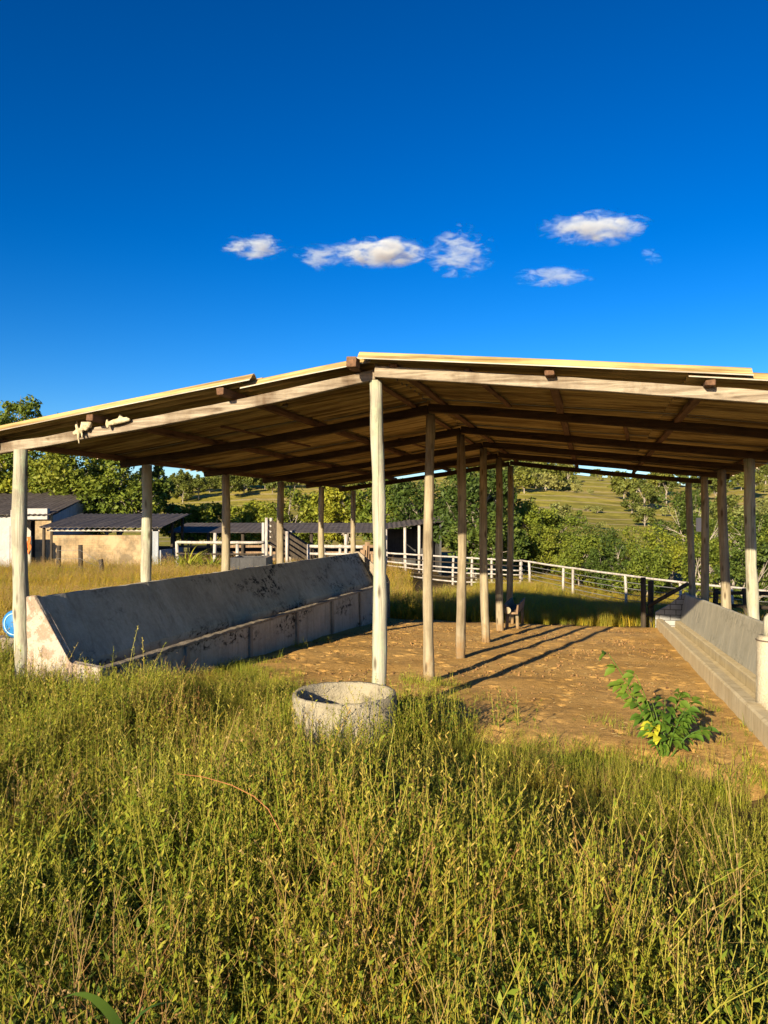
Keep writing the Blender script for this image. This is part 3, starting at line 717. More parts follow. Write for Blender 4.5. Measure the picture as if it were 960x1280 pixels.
# cattle ramp
Yr = 33.5; xa, xb = at(333, Yr)[0], at(385, Yr)[0]; gb = G(xa, Yr)
R_ = thing('cattle_ramp', 'dark plank cattle loading ramp sloping down to the right', 'ramp', (xa, Yr, gb), 0)
za = zpix(676, Yr)-gb; wr = xb-xa
obj('ramp_floor', MB().beam((0, .6, za-.1), (wr+.25, .6, .02), 1.1, .07, 8, .005), M['dark_wood'], R_)
for yy in (0, 1.2):
    for k in range(4):
        obj('side_board', MB().beam((0, yy, za+.08+.24*k), (wr+.2, yy, .10+.24*k), .035, .13, 8, .006), M['dark_wood'], R_)
    for xx in (0.02, wr*.5, wr+.1):
        zz = za*(1-xx/(wr+.2))
        obj('post', MB().tube([(xx, yy+(.07 if yy else -.07), -.3), (xx, yy+(.07 if yy else -.07), zz+1.02)], .07, 8, jit=.05), M['white_wood'] if xx < 1 else M['dark_wood'], R_)
# water tank block behind the left trough
Yt = 24.5; xa, xb = at(288, Yt)[0], at(333, Yt)[0]; gb = G(xa, Yt); zt = zpix(697, Yt)-gb
W_t = thing('water_tank', 'low concrete water tank with shade-dark walls behind the left trough', 'tank', (xa, Yt, gb), 0); wt = xb-xa
for (cx, cy, dx, dy) in ((wt/2, .06, wt, .12), (wt/2, 1.34, wt, .12), (.06, .7, .12, 1.156), (wt-.06, .7, .12, 1.156)):
    obj('tank_wall', MB().box((cx, cy, zt/2-.15), (dx, dy, zt+.3)), M['dark_inside'] if cx < wt*.8 else M['tan_block'], W_t, bevel=.01)  # walls coloured dark as shaded, right end wall tan as sunlit
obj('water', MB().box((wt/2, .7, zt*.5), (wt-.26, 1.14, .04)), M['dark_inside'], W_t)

# ------------------------------------------------------------------ trees
def ell_leaf(V, Fq, cen, nrm, ln, wd, dirs):
    """append rhombic leaves; arrays of n"""
    n = len(cen); side = np.cross(nrm, dirs); side /= np.linalg.norm(side, axis=1, keepdims=True)+1e-9
    p0 = cen-dirs*ln[:, None]*.5; p2 = cen+dirs*ln[:, None]*.5
    mid = cen-nrm*wd[:, None]*.25
    p1 = mid+side*wd[:, None]*.5; p3 = mid-side*wd[:, None]*.5
    return np.stack([p0, p1, p2, p3], 1).reshape(-1, 3), np.arange(n*4).reshape(n, 4)
def unit(n, r):
    v = r.normal(size=(n, 3)); return v/np.linalg.norm(v, axis=1, keepdims=True)
def tree_geo(seed, H, Rx, crown_lo, nclump, nleaf, leaf, lobes=1.0, droop=0.0, stems=1):
    r = np.random.default_rng(seed); rs = random.Random(seed)
    tb = MB(); st = random.getstate(); random.seed(seed)
    cz = (crown_lo+H)/2; hz = (H-crown_lo)/2
    cl = []
    tries = 0
    while len(cl) < nclump and tries < 4000:
        tries += 1
        u = unit(1, r)[0]; rad = r.uniform(.25, 1)**.5
        c = np.array([u[0]*Rx*.82*rad, u[1]*Rx*.82*rad, cz+u[2]*hz*.84*rad])
        if c[2] > cz: pass
        q = (c[2]-crown_lo)/(H-crown_lo)
        if q < .12 and r.random() < .6: continue
        if all(np.linalg.norm(c-d) > Rx*.20*lobes for d in cl): cl.append(c)
    bases = [(rs.uniform(-.25, .25)*Rx*(stems > 1)*.8, rs.uniform(-.25, .25)*Rx*(stems > 1)*.8) for _ in range(stems)]
    r0 = max(.05, H*.024)
    forks = []
    for (bx, by) in bases:
        ht = crown_lo+(H-crown_lo)*.42
        pts = []; rad = []
        for i in range(7):
            q = i/6; pts.append((bx*(1+.8*q)+rs.uniform(-.05, .05)*H*.4*q, by*(1+.8*q)+rs.uniform(-.05, .05)*H*.4*q, -.3+(ht+.3)*q)); rad.append(r0*(1.15-.55*q)/(stems**.4))
        tb.tube(pts, rad, 8, jit=.05); forks.append(pts)
    for c in cl:
        pts = forks[rs.randrange(len(forks))]
        k = rs.choice([3, 4, 5, 6]); s = Vector(pts[k]); e = Vector(c)
        if e.z < s.z: s = Vector(pts[rs.choice([2, 3])])
        m = s.lerp(e, .5)+Vector((rs.uniform(-.1, .1)*Rx, rs.uniform(-.1, .1)*Rx, .12*Rx*rs.random()))
        tb.tube([s, s.lerp(m, .55), m, m.lerp(e, .6), e], [r0*.42, r0*.34, r0*.26, r0*.18, r0*.07], 5, cap=False)
        for _ in range(2):
            e2 = e+Vector(unit(1, r)[0])*Rx*.25; tb.tube([m, m.lerp(e2, .5)+Vector((0, 0, .04*Rx)), e2], [r0*.16, r0*.1, r0*.04], 4, cap=False)
    V = []; Fs = []; off = 0
    per = max(20, nleaf//len(cl))
    for c in cl:
        rc = Rx*r.uniform(.22, .40)*lobes
        n = int(per*r.uniform(.6, 1.4))
        u = unit(n, r); rad = rc*(r.uniform(.05, 1, n)**.45)
        # several twig sprays inside the clump keep the edge ragged
        k = 9; sp = unit(k, r)*rc*r.uniform(.45, 1.1, (k, 1)); w = r.integers(0, k, n)
        p = c+np.where((r.random(n) < .68)[:, None], sp[w]+u*rad[:, None]*.42, u*rad[:, None])*np.array([1, 1, .8])
        if droop: p[:, 2] -= droop*np.linalg.norm((p-c)[:, :2], axis=1)
        nr = unit(n, r)+np.array([0, 0, .9])+.5*u; nr /= np.linalg.norm(nr, axis=1, keepdims=True)
        d = unit(n, r); d -= nr*(d*nr).sum(1, keepdims=True); d /= np.linalg.norm(d, axis=1, keepdims=True)+1e-9
        ln = leaf*r.uniform(.7, 1.5, n); v, f = ell_leaf(None, None, p, nr, ln, ln*r.uniform(.4, .62, n), d)
        V.append(v); Fs.append(f+off); off += len(v)
    random.setstate(st)
    return tb, np.concatenate(V), np.concatenate(Fs)
def tree(name, label, px, Y, H, Rx, crown_lo, nclump, nleaf, leaf, mat, seed, group=None, cat='tree', stems=1, lobes=1.0, squash=1.0, bark=None):
    x, y = at(px, Y); b = G(x, y)
    t_ = thing(name, label, cat, (x, y, b), random.uniform(0, 6), group)
    tb, v, f = tree_geo(seed, H, Rx, crown_lo, nclump, nleaf, leaf, lobes, 0, stems)
    obj('trunk', tb, bark or M['bark'], t_)
    link(bpy.data.objects.new('crown', npmesh('crown', v, f, [mat])), t_)
    return t_
# tall trees behind the farm house
GL = 'tall trees behind the farm house'
tree('broadleaf_tree', 'tallest dark leaved tree at the left edge behind the farm house', 22, 44, 9.4, 3.2, 2.2, 30, 11000, .24, M['leaf_mid'], 1, GL)
tree('broadleaf_tree', 'dense mid green tree standing right over the farm house roof', 92, 42, 6.6, 2.9, 1.4, 30, 10000, .22, M['leaf_mid'], 2, GL, stems=2)
tree('broadleaf_tree', 'pale branched tree showing bare limbs above the block shed', 148, 41, 6.2, 2.6, 1.2, 22, 6500, .22, M['leaf_mid'], 3, GL, stems=3)
tree('broadleaf_tree', 'sparse dark tree with open crown right of the second left post', 192, 43, 6.0, 1.3, 2.0, 15, 3800, .22, M['leaf_dark'], 4, GL)
tree('broadleaf_tree', 'dark backing tree between the farm house and the bare limbed tree', 122, 47, 7.4, 2.8, 1.6, 24, 7500, .25, M['leaf_dark'], 5, GL)
tree('broadleaf_tree', 'yellow green bushy tree filling the gap left of the front post', -25, 41, 5.6, 2.6, 1.0, 24, 7500, .24, M['leaf_light'], 6, GL, stems=2)
# light green bushes over the corral shed
GB = 'bushy trees behind the corral shed'
tree('bushy_tree', 'bright yellow green bushy tree right of the block shed', 237, 50, 3.45, 2.0, .5, 24, 6500, .22, M['leaf_light'], 11, GB, stems=3)
tree('bushy_tree', 'dull green round tree behind the third left post', 272, 55, 3.7, 1.8, .6, 20, 5000, .24, M['leaf_mid'], 12, GB, stems=2)
tree('bushy_tree', 'yellow green bushy tree between third and fourth left posts', 315, 52, 3.6, 2.4, .4, 28, 7500, .23, M['leaf_light'], 13, GB, stems=3)
tree('bushy_tree', 'broad leafy tree just right of the fourth left post', 378, 50, 4.3, 2.6, .5, 28, 8500, .23, M['leaf_mid'], 14, GB, stems=3)
tree('bushy_tree', 'light green tree between fifth and sixth left posts', 425, 48, 4.5, 2.2, .5, 26, 7500, .23, M['leaf_light'], 15, GB, stems=2)
tree('bushy_tree', 'grey green leafy tree rising behind the front ridge post', 487, 47, 4.9, 2.6, .5, 28, 8500, .23, M['leaf_mid'], 16, GB, stems=3)
# big dark trees behind the ridge posts
GD = 'dark trees behind the ridge posts'
tree('dark_tree', 'dark tree over the black lean-to between first and second ridge posts', 525, 42, 4.9, 2.2, .6, 26, 8000, .2, M['leaf_dark'], 21, GD, stems=2)
tree('dark_tree', 'tall dark broad leaved tree between third and fourth ridge posts', 592, 38, 5.9, 2.4, .8, 28, 9000, .22, M['leaf_dark'], 22, GD)
tree('dark_tree', 'low dark tree filling the shade at the fourth ridge post', 610, 36, 3.6, 2.0, .1, 24, 7000, .2, M['leaf_dark'], 23, GD, stems=3)
# shrubs past the paddock fence
GS = 'shrubs past the paddock fence'
sh = [(655, 38, 3.9, 2.0, 'leaf_light', 'olive yellow shrub just right of the last ridge post'),
      (694, 39, 3.2, 2.0, 'leaf_mid', 'mid green shrub under the hilltop scrub'),
      (742, 38, 2.5, 2.0, 'leaf_dark', 'low dark green shrub over the middle of the paddock fence'),
      (785, 37, 2.5, 2.0, 'leaf_mid', 'mid green shrub over the falling fence rail right of centre'),
      (828, 36, 2.7, 1.9, 'leaf_light', 'dry yellowish shrub left of the far right eave post'),
      (858, 40, 4.6, 2.0, 'leaf_dark', 'taller dark shrub behind the far right eave post'),
      (905, 38, 3.2, 2.0, 'leaf_mid', 'green shrub with pale stems between the right eave posts'),
      (952, 36, 3.2, 2.0, 'leaf_dark', 'dark green shrub at the right edge behind the nearest eave post'),
      (1010, 34, 4.3, 2.2, 'leaf_mid', 'mid green shrub cut by the right edge'),
      (676, 36, 2.3, 1.4, 'leaf_mid', 'small green shrub touching the start of the paddock fence'),
      (725, 34, 2.0, 1.4, 'leaf_mid', 'small green shrub right behind the paddock fence wires'),
      (765, 33, 1.9, 1.4, 'leaf_dark', 'small dark shrub behind the bend of the paddock fence'),
      (803, 31, 1.8, 1.4, 'leaf_mid', 'small leafy shrub behind the second fence post'),
      (880, 28, 2.4, 1.4, 'leaf_mid', 'small leafy shrub behind the end of the right trough'),
      (945, 24, 2.1, 1.4, 'leaf_dark', 'small dark shrub beyond the dark rail fence')]
for i, (px, Yq, H, Rx, mt, lab) in enumerate(sh):
    tree('leafy_shrub', lab, px, Yq+2.5, H+.5, Rx, .15, 30 if H > 3 else 20, 15000 if H > 3 else 8000, .135 if H > 3 else .11, M[mt], 40+i, GS, 'shrub', 3)
for px, Yq, H, sdd, lab in ((893, 37, 4.2, 71, 'bare pale limbed tree between the far right eave posts'), (925, 38.5, 3.9, 72, 'bare pale limbed tree just left of the nearest right eave post')):
    x, y = at(px, Yq); tb, v, f = tree_geo(sdd, H, 1.6, 1.0, 14, 100, .1, 1.0, 0, 2)
    tag(obj('bare_tree', tb, M['bark'], None, (x, y, G(x, y))), lab, 'tree', 'shrubs past the paddock fence')
# far trees
protos = []
for i, (H, Rx, lo, nc, nl, lf, mt) in enumerate(((5.2, 2.4, 1.0, 12, 1500, .5, 'leaf_far'), (4.2, 2.6, .6, 12, 1500, .5, 'leaf_far'), (6.4, 2.2, 1.6, 11, 1400, .5, 'leaf_far'), (3.2, 2.4, .2, 11, 1200, .45, 'leaf_scrub'), (2.4, 1.9, .1, 9, 900, .4, 'leaf_scrub'))):
    tb, v, f = tree_geo(100+i, H, Rx, lo, nc, nl, lf)
    tm = tb.mesh('far_trunk', [M['bark']])
    tv = np.array([q.co[:] for q in tm.vertices]); o_ = len(tv)
    tf = np.array([p.vertices[:] for p in tm.polygons if len(p.vertices) == 4])
    protos.append(npmesh('far_tree', np.concatenate([tv, v]), np.concatenate([tf, f+o_]), [M['bark'], M[mt]], np.concatenate([np.zeros(len(tf)), np.ones(len(f))])))
    bpy.data.meshes.remove(tm)
rr = random.Random(5); placed = []; cnt = {'w': 0, 's': 0, 'v': 0}
def far(px, Y, kinds, sc, label, group):
    x, y = at(px, Y); k = rr.choice(kinds)
    if any((x-a)**2+(y-b_)**2 < (2.0*sc)**2 for a, b_ in placed): return
    placed.append((x, y))
    o = bpy.data.objects.new('hill_tree', protos[k]); o.location = (x, y, G(x, y)-.1); s = sc*rr.uniform(.75, 1.25)
    o.scale = (s, s, s*rr.uniform(.85, 1.15)); o.rotation_euler.z = rr.uniform(0, 6.3); link(o)
    tag(o, label, 'tree', group)
LW, LS, LV = 'small far tree of the dark wood on the left hill', 'pale green scrub bush high on the hill behind the ridge posts', 'scattered green tree on the pasture hill at the right'
for _ in range(130): far(rr.uniform(190, 480), rr.uniform(165, 285), [0, 1, 1], .8+rr.random()*.3, LW, 'wood on the left hill')
for px in range(195, 350, 7): far(px+rr.uniform(-2, 2), rr.uniform(272, 288), [0, 1], .95, LW, 'wood on the left hill')
for _ in range(120): far(rr.uniform(600, 712) if rr.random() < .8 else rr.uniform(560, 640), rr.uniform(150, 288), [3, 4, 3, 1], 1.1, LS, 'scrub on the hill')
for _ in range(46): far(rr.uniform(800, 1010), rr.uniform(85, 285), [0, 1, 2, 3], 1.1, LV, 'trees on the pasture hill')
for px, Yq in ((780, 150), (790, 130), (796, 190), (806, 110), (815, 140), (765, 275), (745, 268), (700, 115)): far(px, Yq, [1, 3], 1.0, LV, 'trees on the pasture hill')

for _ in range(70): far(rr.uniform(640, 960), rr.uniform(100, 270), [4], .55, 'low scrub bush dotted over the pasture hill', 'low scrub on the pasture')
# ------------------------------------------------------------------ grass
SRC = bpy.data.collections.new('grass_clumps')       # source clumps, not linked to the scene
def rhomb(L, base, d, nrm, ln, wd, mi):
    side = np.cross(nrm, d); side /= np.linalg.norm(side)+1e-9
    m = base+d*ln*.45-nrm*wd*.2
    L[0].extend([base, m+side*wd/2, base+d*ln, m-side*wd/2]); n = len(L[0]); L[1].append((n-4, n-3, n-2, n-1)); L[2].append(mi)
def strip(L, P, wds, side, mi):
    n0 = len(L[0])
    for p, w in zip(P, wds): L[0].extend([p-side*w/2, p+side*w/2])
    for i in range(len(P)-1): a = n0+i*2; L[1].append((a, a+1, a+3, a+2)); L[2].append(mi)
def path(r, base, h, lean, az, bend, n):
    P = []; d = np.array([math.cos(az), math.sin(az), 0])
    for i in range(n+1):
        q = i/n; a = lean+bend*q*q
        P.append(base+d*math.sin(a)*h*q+np.array([0, 0, math.cos(a)*h*q]))
    return P
def clump_forb(seed, ns, h0, h1, leaf, mats, dens=.024, rad=.13):
    r = np.random.default_rng(seed); L = ([], [], [])
    for s in range(ns):
        b = np.array([*(r.normal(size=2)*rad*.6), -.03]); h = r.uniform(h0, h1); az = r.uniform(0, 6.28)
        P = path(r, b, h, r.uniform(0, .22), az, r.uniform(-.1, .35), 5)
        for sd in (np.array([math.sin(az), -math.cos(az), 0]), np.array([math.cos(az), math.sin(az), 0])): strip(L, P, np.linspace(.0045, .0018, 6), sd, 1)
        n = int(h/dens); ph = r.uniform(0, 6.28)
        for i in range(n):
            q = .14+.86*i/n; k = min(4.999, q*5); p = P[int(k)]*(1-k % 1)+P[int(k)+1]*(k % 1)
            ph += 2.4; el = r.uniform(.25, 1.0)
            d = np.array([math.cos(ph)*math.cos(el), math.sin(ph)*math.cos(el), math.sin(el)])
            nr = np.array([-math.cos(ph)*math.sin(el), -math.sin(ph)*math.sin(el), math.cos(el)])+r.normal(size=3)*.25; nr /= np.linalg.norm(nr)
            ln = leaf*r.uniform(.6, 1.3)*(1.15-.55*q); rhomb(L, p, d, nr, ln, ln*r.uniform(.26, .42), 0)
    return L
def clump_grass(seed, nb, h0, h1, w, rad=.09, droop=1.1, fine=5, mi=0, seed_heads=0):
    r = np.random.default_rng(seed); L = ([], [], [])
    for s in range(nb):
        b = np.array([*(r.normal(size=2)*rad*.6), -.03]); h = r.uniform(h0, h1); az = r.uniform(0, 6.28)
        P = path(r, b, h, r.uniform(.02, .35), az, r.uniform(.1, droop), fine)
        tw = az+1.57+r.uniform(-.5, .5); ww = w*r.uniform(.6, 1.3)
        strip(L, P, ww*np.array([.8, 1, .9, .7, .4, .08]) if fine == 5 else ww*np.linspace(1, .1, fine+1), np.array([math.cos(tw), math.sin(tw), 0]), mi)
    for s in range(seed_heads):
        b = np.array([*(r.normal(size=2)*rad*.6), -.03]); h = r.uniform(h1*.85, h1*1.25); az = r.uniform(0, 6.28)
        P = path(r, b, h, r.uniform(0, .2), az, r.uniform(0, .5), 5)
        strip(L, P, np.linspace(.003, .0016, 6), np.array([math.sin(az), -math.cos(az), 0]), 1)
        for i in range(12):
            q = .74+.26*i/12; k = min(4.999, q*5); p = P[int(k)]*(1-k % 1)+P[int(k)+1]*(k % 1); ph = i*2.4
            d = np.array([math.cos(ph)*.6, math.sin(ph)*.6, .8]); rhomb(L, p, d, np.array([math.sin(ph), -math.cos(ph), .1]), r.uniform(.012, .022), .005, 1)
    return L
def clump_dry(seed, ns, h0, h1):
    r = np.random.default_rng(seed); L = ([], [], [])
    for s in range(ns):
        b = np.array([*(r.normal(size=2)*.08), -.03]); h = r.uniform(h0, h1); az = r.uniform(0, 6.28)
        P = path(r, b, h, r.uniform(0, .3), az, r.uniform(-.1, .5), 5)
        for sd in (np.array([math.sin(az), -math.cos(az), 0]), np.array([math.cos(az), math.sin(az), 0])): strip(L, P, np.linspace(.005, .0018, 6), sd, 0)
        for i in range(r.integers(3, 8)):
            q = r.uniform(.3, .95); k = q*5; p = P[int(k)]*(1-k % 1)+P[int(k)+1]*(k % 1); a2 = r.uniform(0, 6.28)
            P2 = path(r, p, h*r.uniform(.12, .3), r.uniform(.4, .9), a2, 0, 3); strip(L, P2, np.linspace(.0025, .001, 4), np.array([math.sin(a2), -math.cos(a2), 0]), 0)
            for _ in range(2): rhomb(L, P2[-1], unit(1, r)[0], unit(1, r)[0], .012, .006, 0)
    return L
names = []
def reg(key, L, mats):
    o = bpy.data.objects.new('clump_%02d_%s' % (len(names), key), npmesh('clump', np.array(L[0]), np.array(L[1]), [M[m] for m in mats], L[2])); SRC.objects.link(o); names.append(key)
for s in range(4): reg('forb', clump_forb(200+s, 11, .34, .60, .034, None, .0175), ['forb', 'stem'])
for s in range(3): reg('grass', clump_grass(210+s, 32, .28, .58, .0060, seed_heads=2), ['blade', 'stem'])
for s in range(2): reg('dark', clump_forb(220+s, 9, .22, .40, .05, None, .022, .14), ['darkforb', 'stem'])
for s in range(2): reg('dry', clump_dry(230+s, 7, .40, .68), ['dry'])
for s in range(3): reg('gold', clump_grass(240+s, 34, .26, .56, .011, .16, .9, 5, 0, 5), ['gold', 'dry'])
for s in range(2): reg('short', clump_grass(250+s, 26, .10, .26, .006, .10, 1.2), ['blade', 'dry'])
for s in range(2): reg('mix', clump_forb(260+s, 7, .40, .68, .032, None, .02, .16), ['forb', 'stem'])
KI = {k: [i for i, n in enumerate(names) if n == k] for k in set(names)}

def scatter(name, label, cat, pts, scl, ids):
    n = len(pts); me = bpy.data.meshes.new(name); me.vertices.add(n)
    me.vertices.foreach_set('co', np.asarray(pts, np.float32).ravel())
    rot = np.stack([rng.uniform(-.12, .12, n), rng.uniform(-.12, .12, n), rng.uniform(0, 6.28, n)], -1).astype(np.float32)
    me.attributes.new('rot', 'FLOAT_VECTOR', 'POINT').data.foreach_set('vector', rot.ravel())
    me.attributes.new('scl', 'FLOAT', 'POINT').data.foreach_set('value', np.asarray(scl, np.float32))
    me.attributes.new('pick', 'INT', 'POINT').data.foreach_set('value', np.asarray(ids, np.int32))
    o = link(bpy.data.objects.new(name, me)); tag(o, label, cat, None, 'stuff')
    ng = bpy.data.node_groups.new(name, 'GeometryNodeTree')
    ng.interface.new_socket('Geometry', in_out='INPUT', socket_type='NodeSocketGeometry'); ng.interface.new_socket('Geometry', in_out='OUTPUT', socket_type='NodeSocketGeometry')
    nd = ng.nodes.new; gi = nd('NodeGroupInput'); go = nd('NodeGroupOutput')
    ci = nd('GeometryNodeCollectionInfo'); ci.inputs['Collection'].default_value = SRC; ci.inputs['Separate Children'].default_value = True; ci.inputs['Reset Children'].default_value = True
    ip = nd('GeometryNodeInstanceOnPoints'); ip.inputs['Pick Instance'].default_value = True
    def at_(nm, ty): a = nd('GeometryNodeInputNamedAttribute'); a.data_type = ty; a.inputs['Name'].default_value = nm; return a.outputs['Attribute']
    er = nd('FunctionNodeEulerToRotation')
    L = ng.links.new
    L(gi.outputs[0], ip.inputs['Points']); L(ci.outputs[0], ip.inputs['Instance']); L(at_('pick', 'INT'), ip.inputs['Instance Index'])
    L(at_('rot', 'FLOAT_VECTOR'), er.inputs[0]); L(er.outputs[0], ip.inputs['Rotation']); L(at_('scl', 'FLOAT'), ip.inputs['Scale'])
    L(ip.outputs[0], go.inputs[0])
    md = o.modifiers.new('Scatter', 'NODES'); md.node_group = ng
    return o
def pick(kinds, probs, n):
    ks = rng.choice(len(kinds), n, p=np.array(probs)/sum(probs)); return np.array([rng.choice(KI[kinds[k]]) for k in ks])
def in_dirt(w, t):
    return (w > -2.75) & (w < 2.95) & (t > dirt_front(w)) & (t < 10.15)
def in_trough(w, t):
    return ((w > -3.52) & (w < -2.50) & (t > -.06) & (t < 10.15)) | ((w > 2.78) & (w < 3.5) & (t > -1.7) & (t < 10.15))
def sample(n, x0, x1, y0, y1):
    x = rng.uniform(x0, x1, n); y = rng.uniform(y0, y1, n); return x, y
def meadow():
    x, y = sample(25000, -8.0, 8.0, .3, 9.0)
    w, t = to_wt(x, y)
    ok = (np.abs(x) < .6*y+2.6) & ~in_dirt(w, t) & ~in_trough(w, t) & (np.hypot(x-rx, y-ry) > .42) & (t < dirt_front(np.clip(w, -2.7, 2.9))+.3) & ~((w < -3.3) & (t > .4)) & ~((w > 2.35) & (t > -1.1))
    ok &= np.hypot(x, y) > .85
    x, y, w, t = x[ok], y[ok], w[ok], t[ok]
    n = len(x)
    dk = vnoise(x, y, .42, 31)*.65+vnoise(x, y, 1.3, 33)*.35
    dr = vnoise(x, y, .9, 35)
    ids = pick(['forb', 'grass', 'dark', 'dry', 'mix'], [.60, .26, .035, .02, .085], n)
    d = pick(['dark', 'forb'], [.8, .2], n); ids = np.where(dk > .62, d, ids)
    e = pick(['dry', 'mix', 'gold', 'forb'], [.14, .3, .16, .4], n); ids = np.where((dr > .78) & (dk < .55), e, ids)
    hf = .55*vnoise(x, y, 1.1, 37)+.45*vnoise(x, y, .36, 39)
    sc = (.34+.98*hf)*rng.uniform(.7, 1.25, n)
    sc *= 1+.10*np.exp(-np.hypot(x-rx, y-(ry-.5))**2/.2)         # lower about the ring
    fr_ = dirt_front(np.clip(w, -2.7, 2.9))-t
    sc *= np.clip(.24+.40*fr_, .24, 1)
    sc *= np.where((w > -3.6) & (w < -1.3) & (t > -.7), .66, 1)
    ar = rng.uniform(0, 6.28, 46); rd = rng.uniform(.43, .62, 46)
    rx_, ry_ = rx+rd*np.cos(ar), ry+rd*np.sin(ar)
    bx_, by_ = at(528, 5.75); ex, ey = bx_+rng.normal(0, .16, 34), by_+rng.normal(0, .18, 34)
    st_ = [at(rng.uniform(95, 215), rng.uniform(1.75, 2.5)) for _ in range(8)]+[at(rng.uniform(330, 560), rng.uniform(2.3, 3.6)) for _ in range(4)]+[at(rng.uniform(720, 960), rng.uniform(1.8, 3.2)) for _ in range(6)]
    x = np.concatenate([x, [q[0] for q in st_]]); y = np.concatenate([y, [q[1] for q in st_]])
    sc = np.concatenate([sc, rng.uniform(.85, 1.15, len(st_))]); ids = np.concatenate([ids, pick(['dry'], [1], len(st_))])
    x = np.concatenate([x, rx_, ex]); y = np.concatenate([y, ry_, ey])
    sc = np.concatenate([sc, np.where(np.sin(ar) < 0, rng.uniform(.75, 1.05, 46), rng.uniform(.3, .5, 46)), rng.uniform(.6, 1.0, 34)])
    ids = np.concatenate([ids, pick(['forb', 'grass', 'dark'], [.5, .3, .2], 46), pick(['forb', 'dark'], [.55, .45], 34)])
    scatter('meadow_grass', 'tall green and straw coloured weeds and grass covering the foreground', 'grass', np.stack([x, y, gz(x, y)], -1), sc, ids)
    # left field, behind the shed, right of the trough
    x, y = sample(33000, -26, 1, 4, 40); w, t = to_wt(x, y)
    ok = (w < -3.6) & (t > .2) & (np.abs(x) < .6*y+2.6) & ~((y > 31.8) & (x > -17) & (x < -9)) & (y < 37)
    k = ok & (rng.random(len(x)) < np.clip(1.5-y/30, .4, 1)); x, y = x[k], y[k]; n = len(x)
    ids = pick(['gold', 'forb', 'mix'], [.88, .06, .06], n); sc = (.5+.6*vnoise(x, y, 2.2, 41))*rng.uniform(.75, 1.2, n)*(1+smooth(14, 30, y)*.25)
    scatter('dry_grass', 'golden dry grass in the field left of the shed', 'grass', np.stack([x, y, gz(x, y)], -1), sc, ids)
    x, y = sample(26000, -2, 16, 12, 44); w, t = to_wt(x, y)
    ok = (w > -3.3) & ((t > 10.2) | ((w > 3.9))) & (np.abs(x) < .56*y+1.0)
    x, y = x[ok], y[ok]; n = len(x)
    ids = pick(['gold', 'grass', 'forb', 'mix'], [.5, .2, .15, .15], n); sc = (.45+.6*vnoise(x, y, 1.8, 43))*rng.uniform(.75, 1.2, n)*(1-.35*smooth(14, 24, t if False else to_wt(x, y)[1]))
    scatter('rough_grass', 'rough green and yellow grass behind the shed and along the paddock fence', 'grass', np.stack([x, y, gz(x, y)], -1), sc, ids)
    # low tufts creeping over the dirt edge and at post feet
    x, y = sample(7000, -4, 5, 4.5, 9.5); w, t = to_wt(x, y); fr_ = t-dirt_front(np.clip(w, -2.7, 2.9))
    ok = (fr_ > -.4) & (rng.random(len(x)) < .8*np.exp(-np.clip(fr_, 0, 9)/.28)) & (w > -2.5) & (w < 2.8)
    x, y = x[ok], y[ok]
    px_, py_ = [], []
    for (w0, t0, k, sd) in ((.06, BAY-.15, 26, .16), (.25, 1.2, 26, .25), (.2, .1, 30, .25), (-2.45, 2.6, 14, .2), (-2.42, 4.4, 5, .08), (-2.42, 5.2, 5, .08), (2.72, 1.2, 8, .15), (2.74, .4, 12, .2)):
        for _ in range(k):
            p = S(w0+rng.normal()*sd, t0+rng.normal()*sd); px_.append(p.x); py_.append(p.y)
    x = np.concatenate([x, px_]); y = np.concatenate([y, py_]); n = len(x)
    ids = pick(['short', 'forb', 'dark'], [.7, .2, .1], n)
    scatter('edge_tufts', 'short grass tufts creeping over the edge of the dirt floor', 'grass', np.stack([x, y, gz(x, y)], -1), rng.uniform(.5, 1.0, n)*np.where(np.isin(ids, KI['short']), .9, .42), ids)
meadow()

# clods, dung and straw on the dirt
L = ([], [], []); 
mb = MB(); r_ = random.Random(3)
for _ in range(2600):
    w = r_.uniform(-2.45, 2.75); t = r_.uniform(0, 9.8)
    if t < dirt_front(w): continue
    p = S(w, t); s = r_.uniform(.005, .016)*(1.4 if r_.random() < .06 else 1); z = G(p.x, p.y)+.035
    a = r_.uniform(0, 6); q = [(math.cos(a+i*1.57)*s*r_.uniform(.7, 1.3), math.sin(a+i*1.57)*s*r_.uniform(.7, 1.3)) for i in range(4)]
    vs = [(p.x+i, p.y+j, z-.03) for i, j in q]+[(p.x+i*.7, p.y+j*.7, z+s*.45) for i, j in q]+[(p.x, p.y, z+s*.7)]
    mb.add(vs, [(0, 1, 5, 4), (1, 2, 6, 5), (2, 3, 7, 6), (3, 0, 4, 7), (4, 5, 8), (5, 6, 8), (6, 7, 8), (7, 4, 8)], r_.choice([0, 0, 0, 1]))
for _ in range(700):
    w = r_.uniform(-2.45, 2.75); t = r_.uniform(-.4, 9.5)
    if t < dirt_front(w): continue
    p = S(w, t); z = G(p.x, p.y)+.045; a = r_.uniform(0, 3.14); l = r_.uniform(.015, .06); d = Vector((math.cos(a)*l, math.sin(a)*l, r_.uniform(-.004, .008)))
    mb.tube([Vector((p.x, p.y, z)), Vector((p.x, p.y, z+.004))+d*.5, Vector((p.x, p.y, z))+d], .0012, 3, 2)
tag(obj('dirt_litter', mb, [M['clod'], M['dung'], M['straw']]), 'clods, dry dung and straw bits scattered on the dirt floor', 'litter', None, 'stuff')

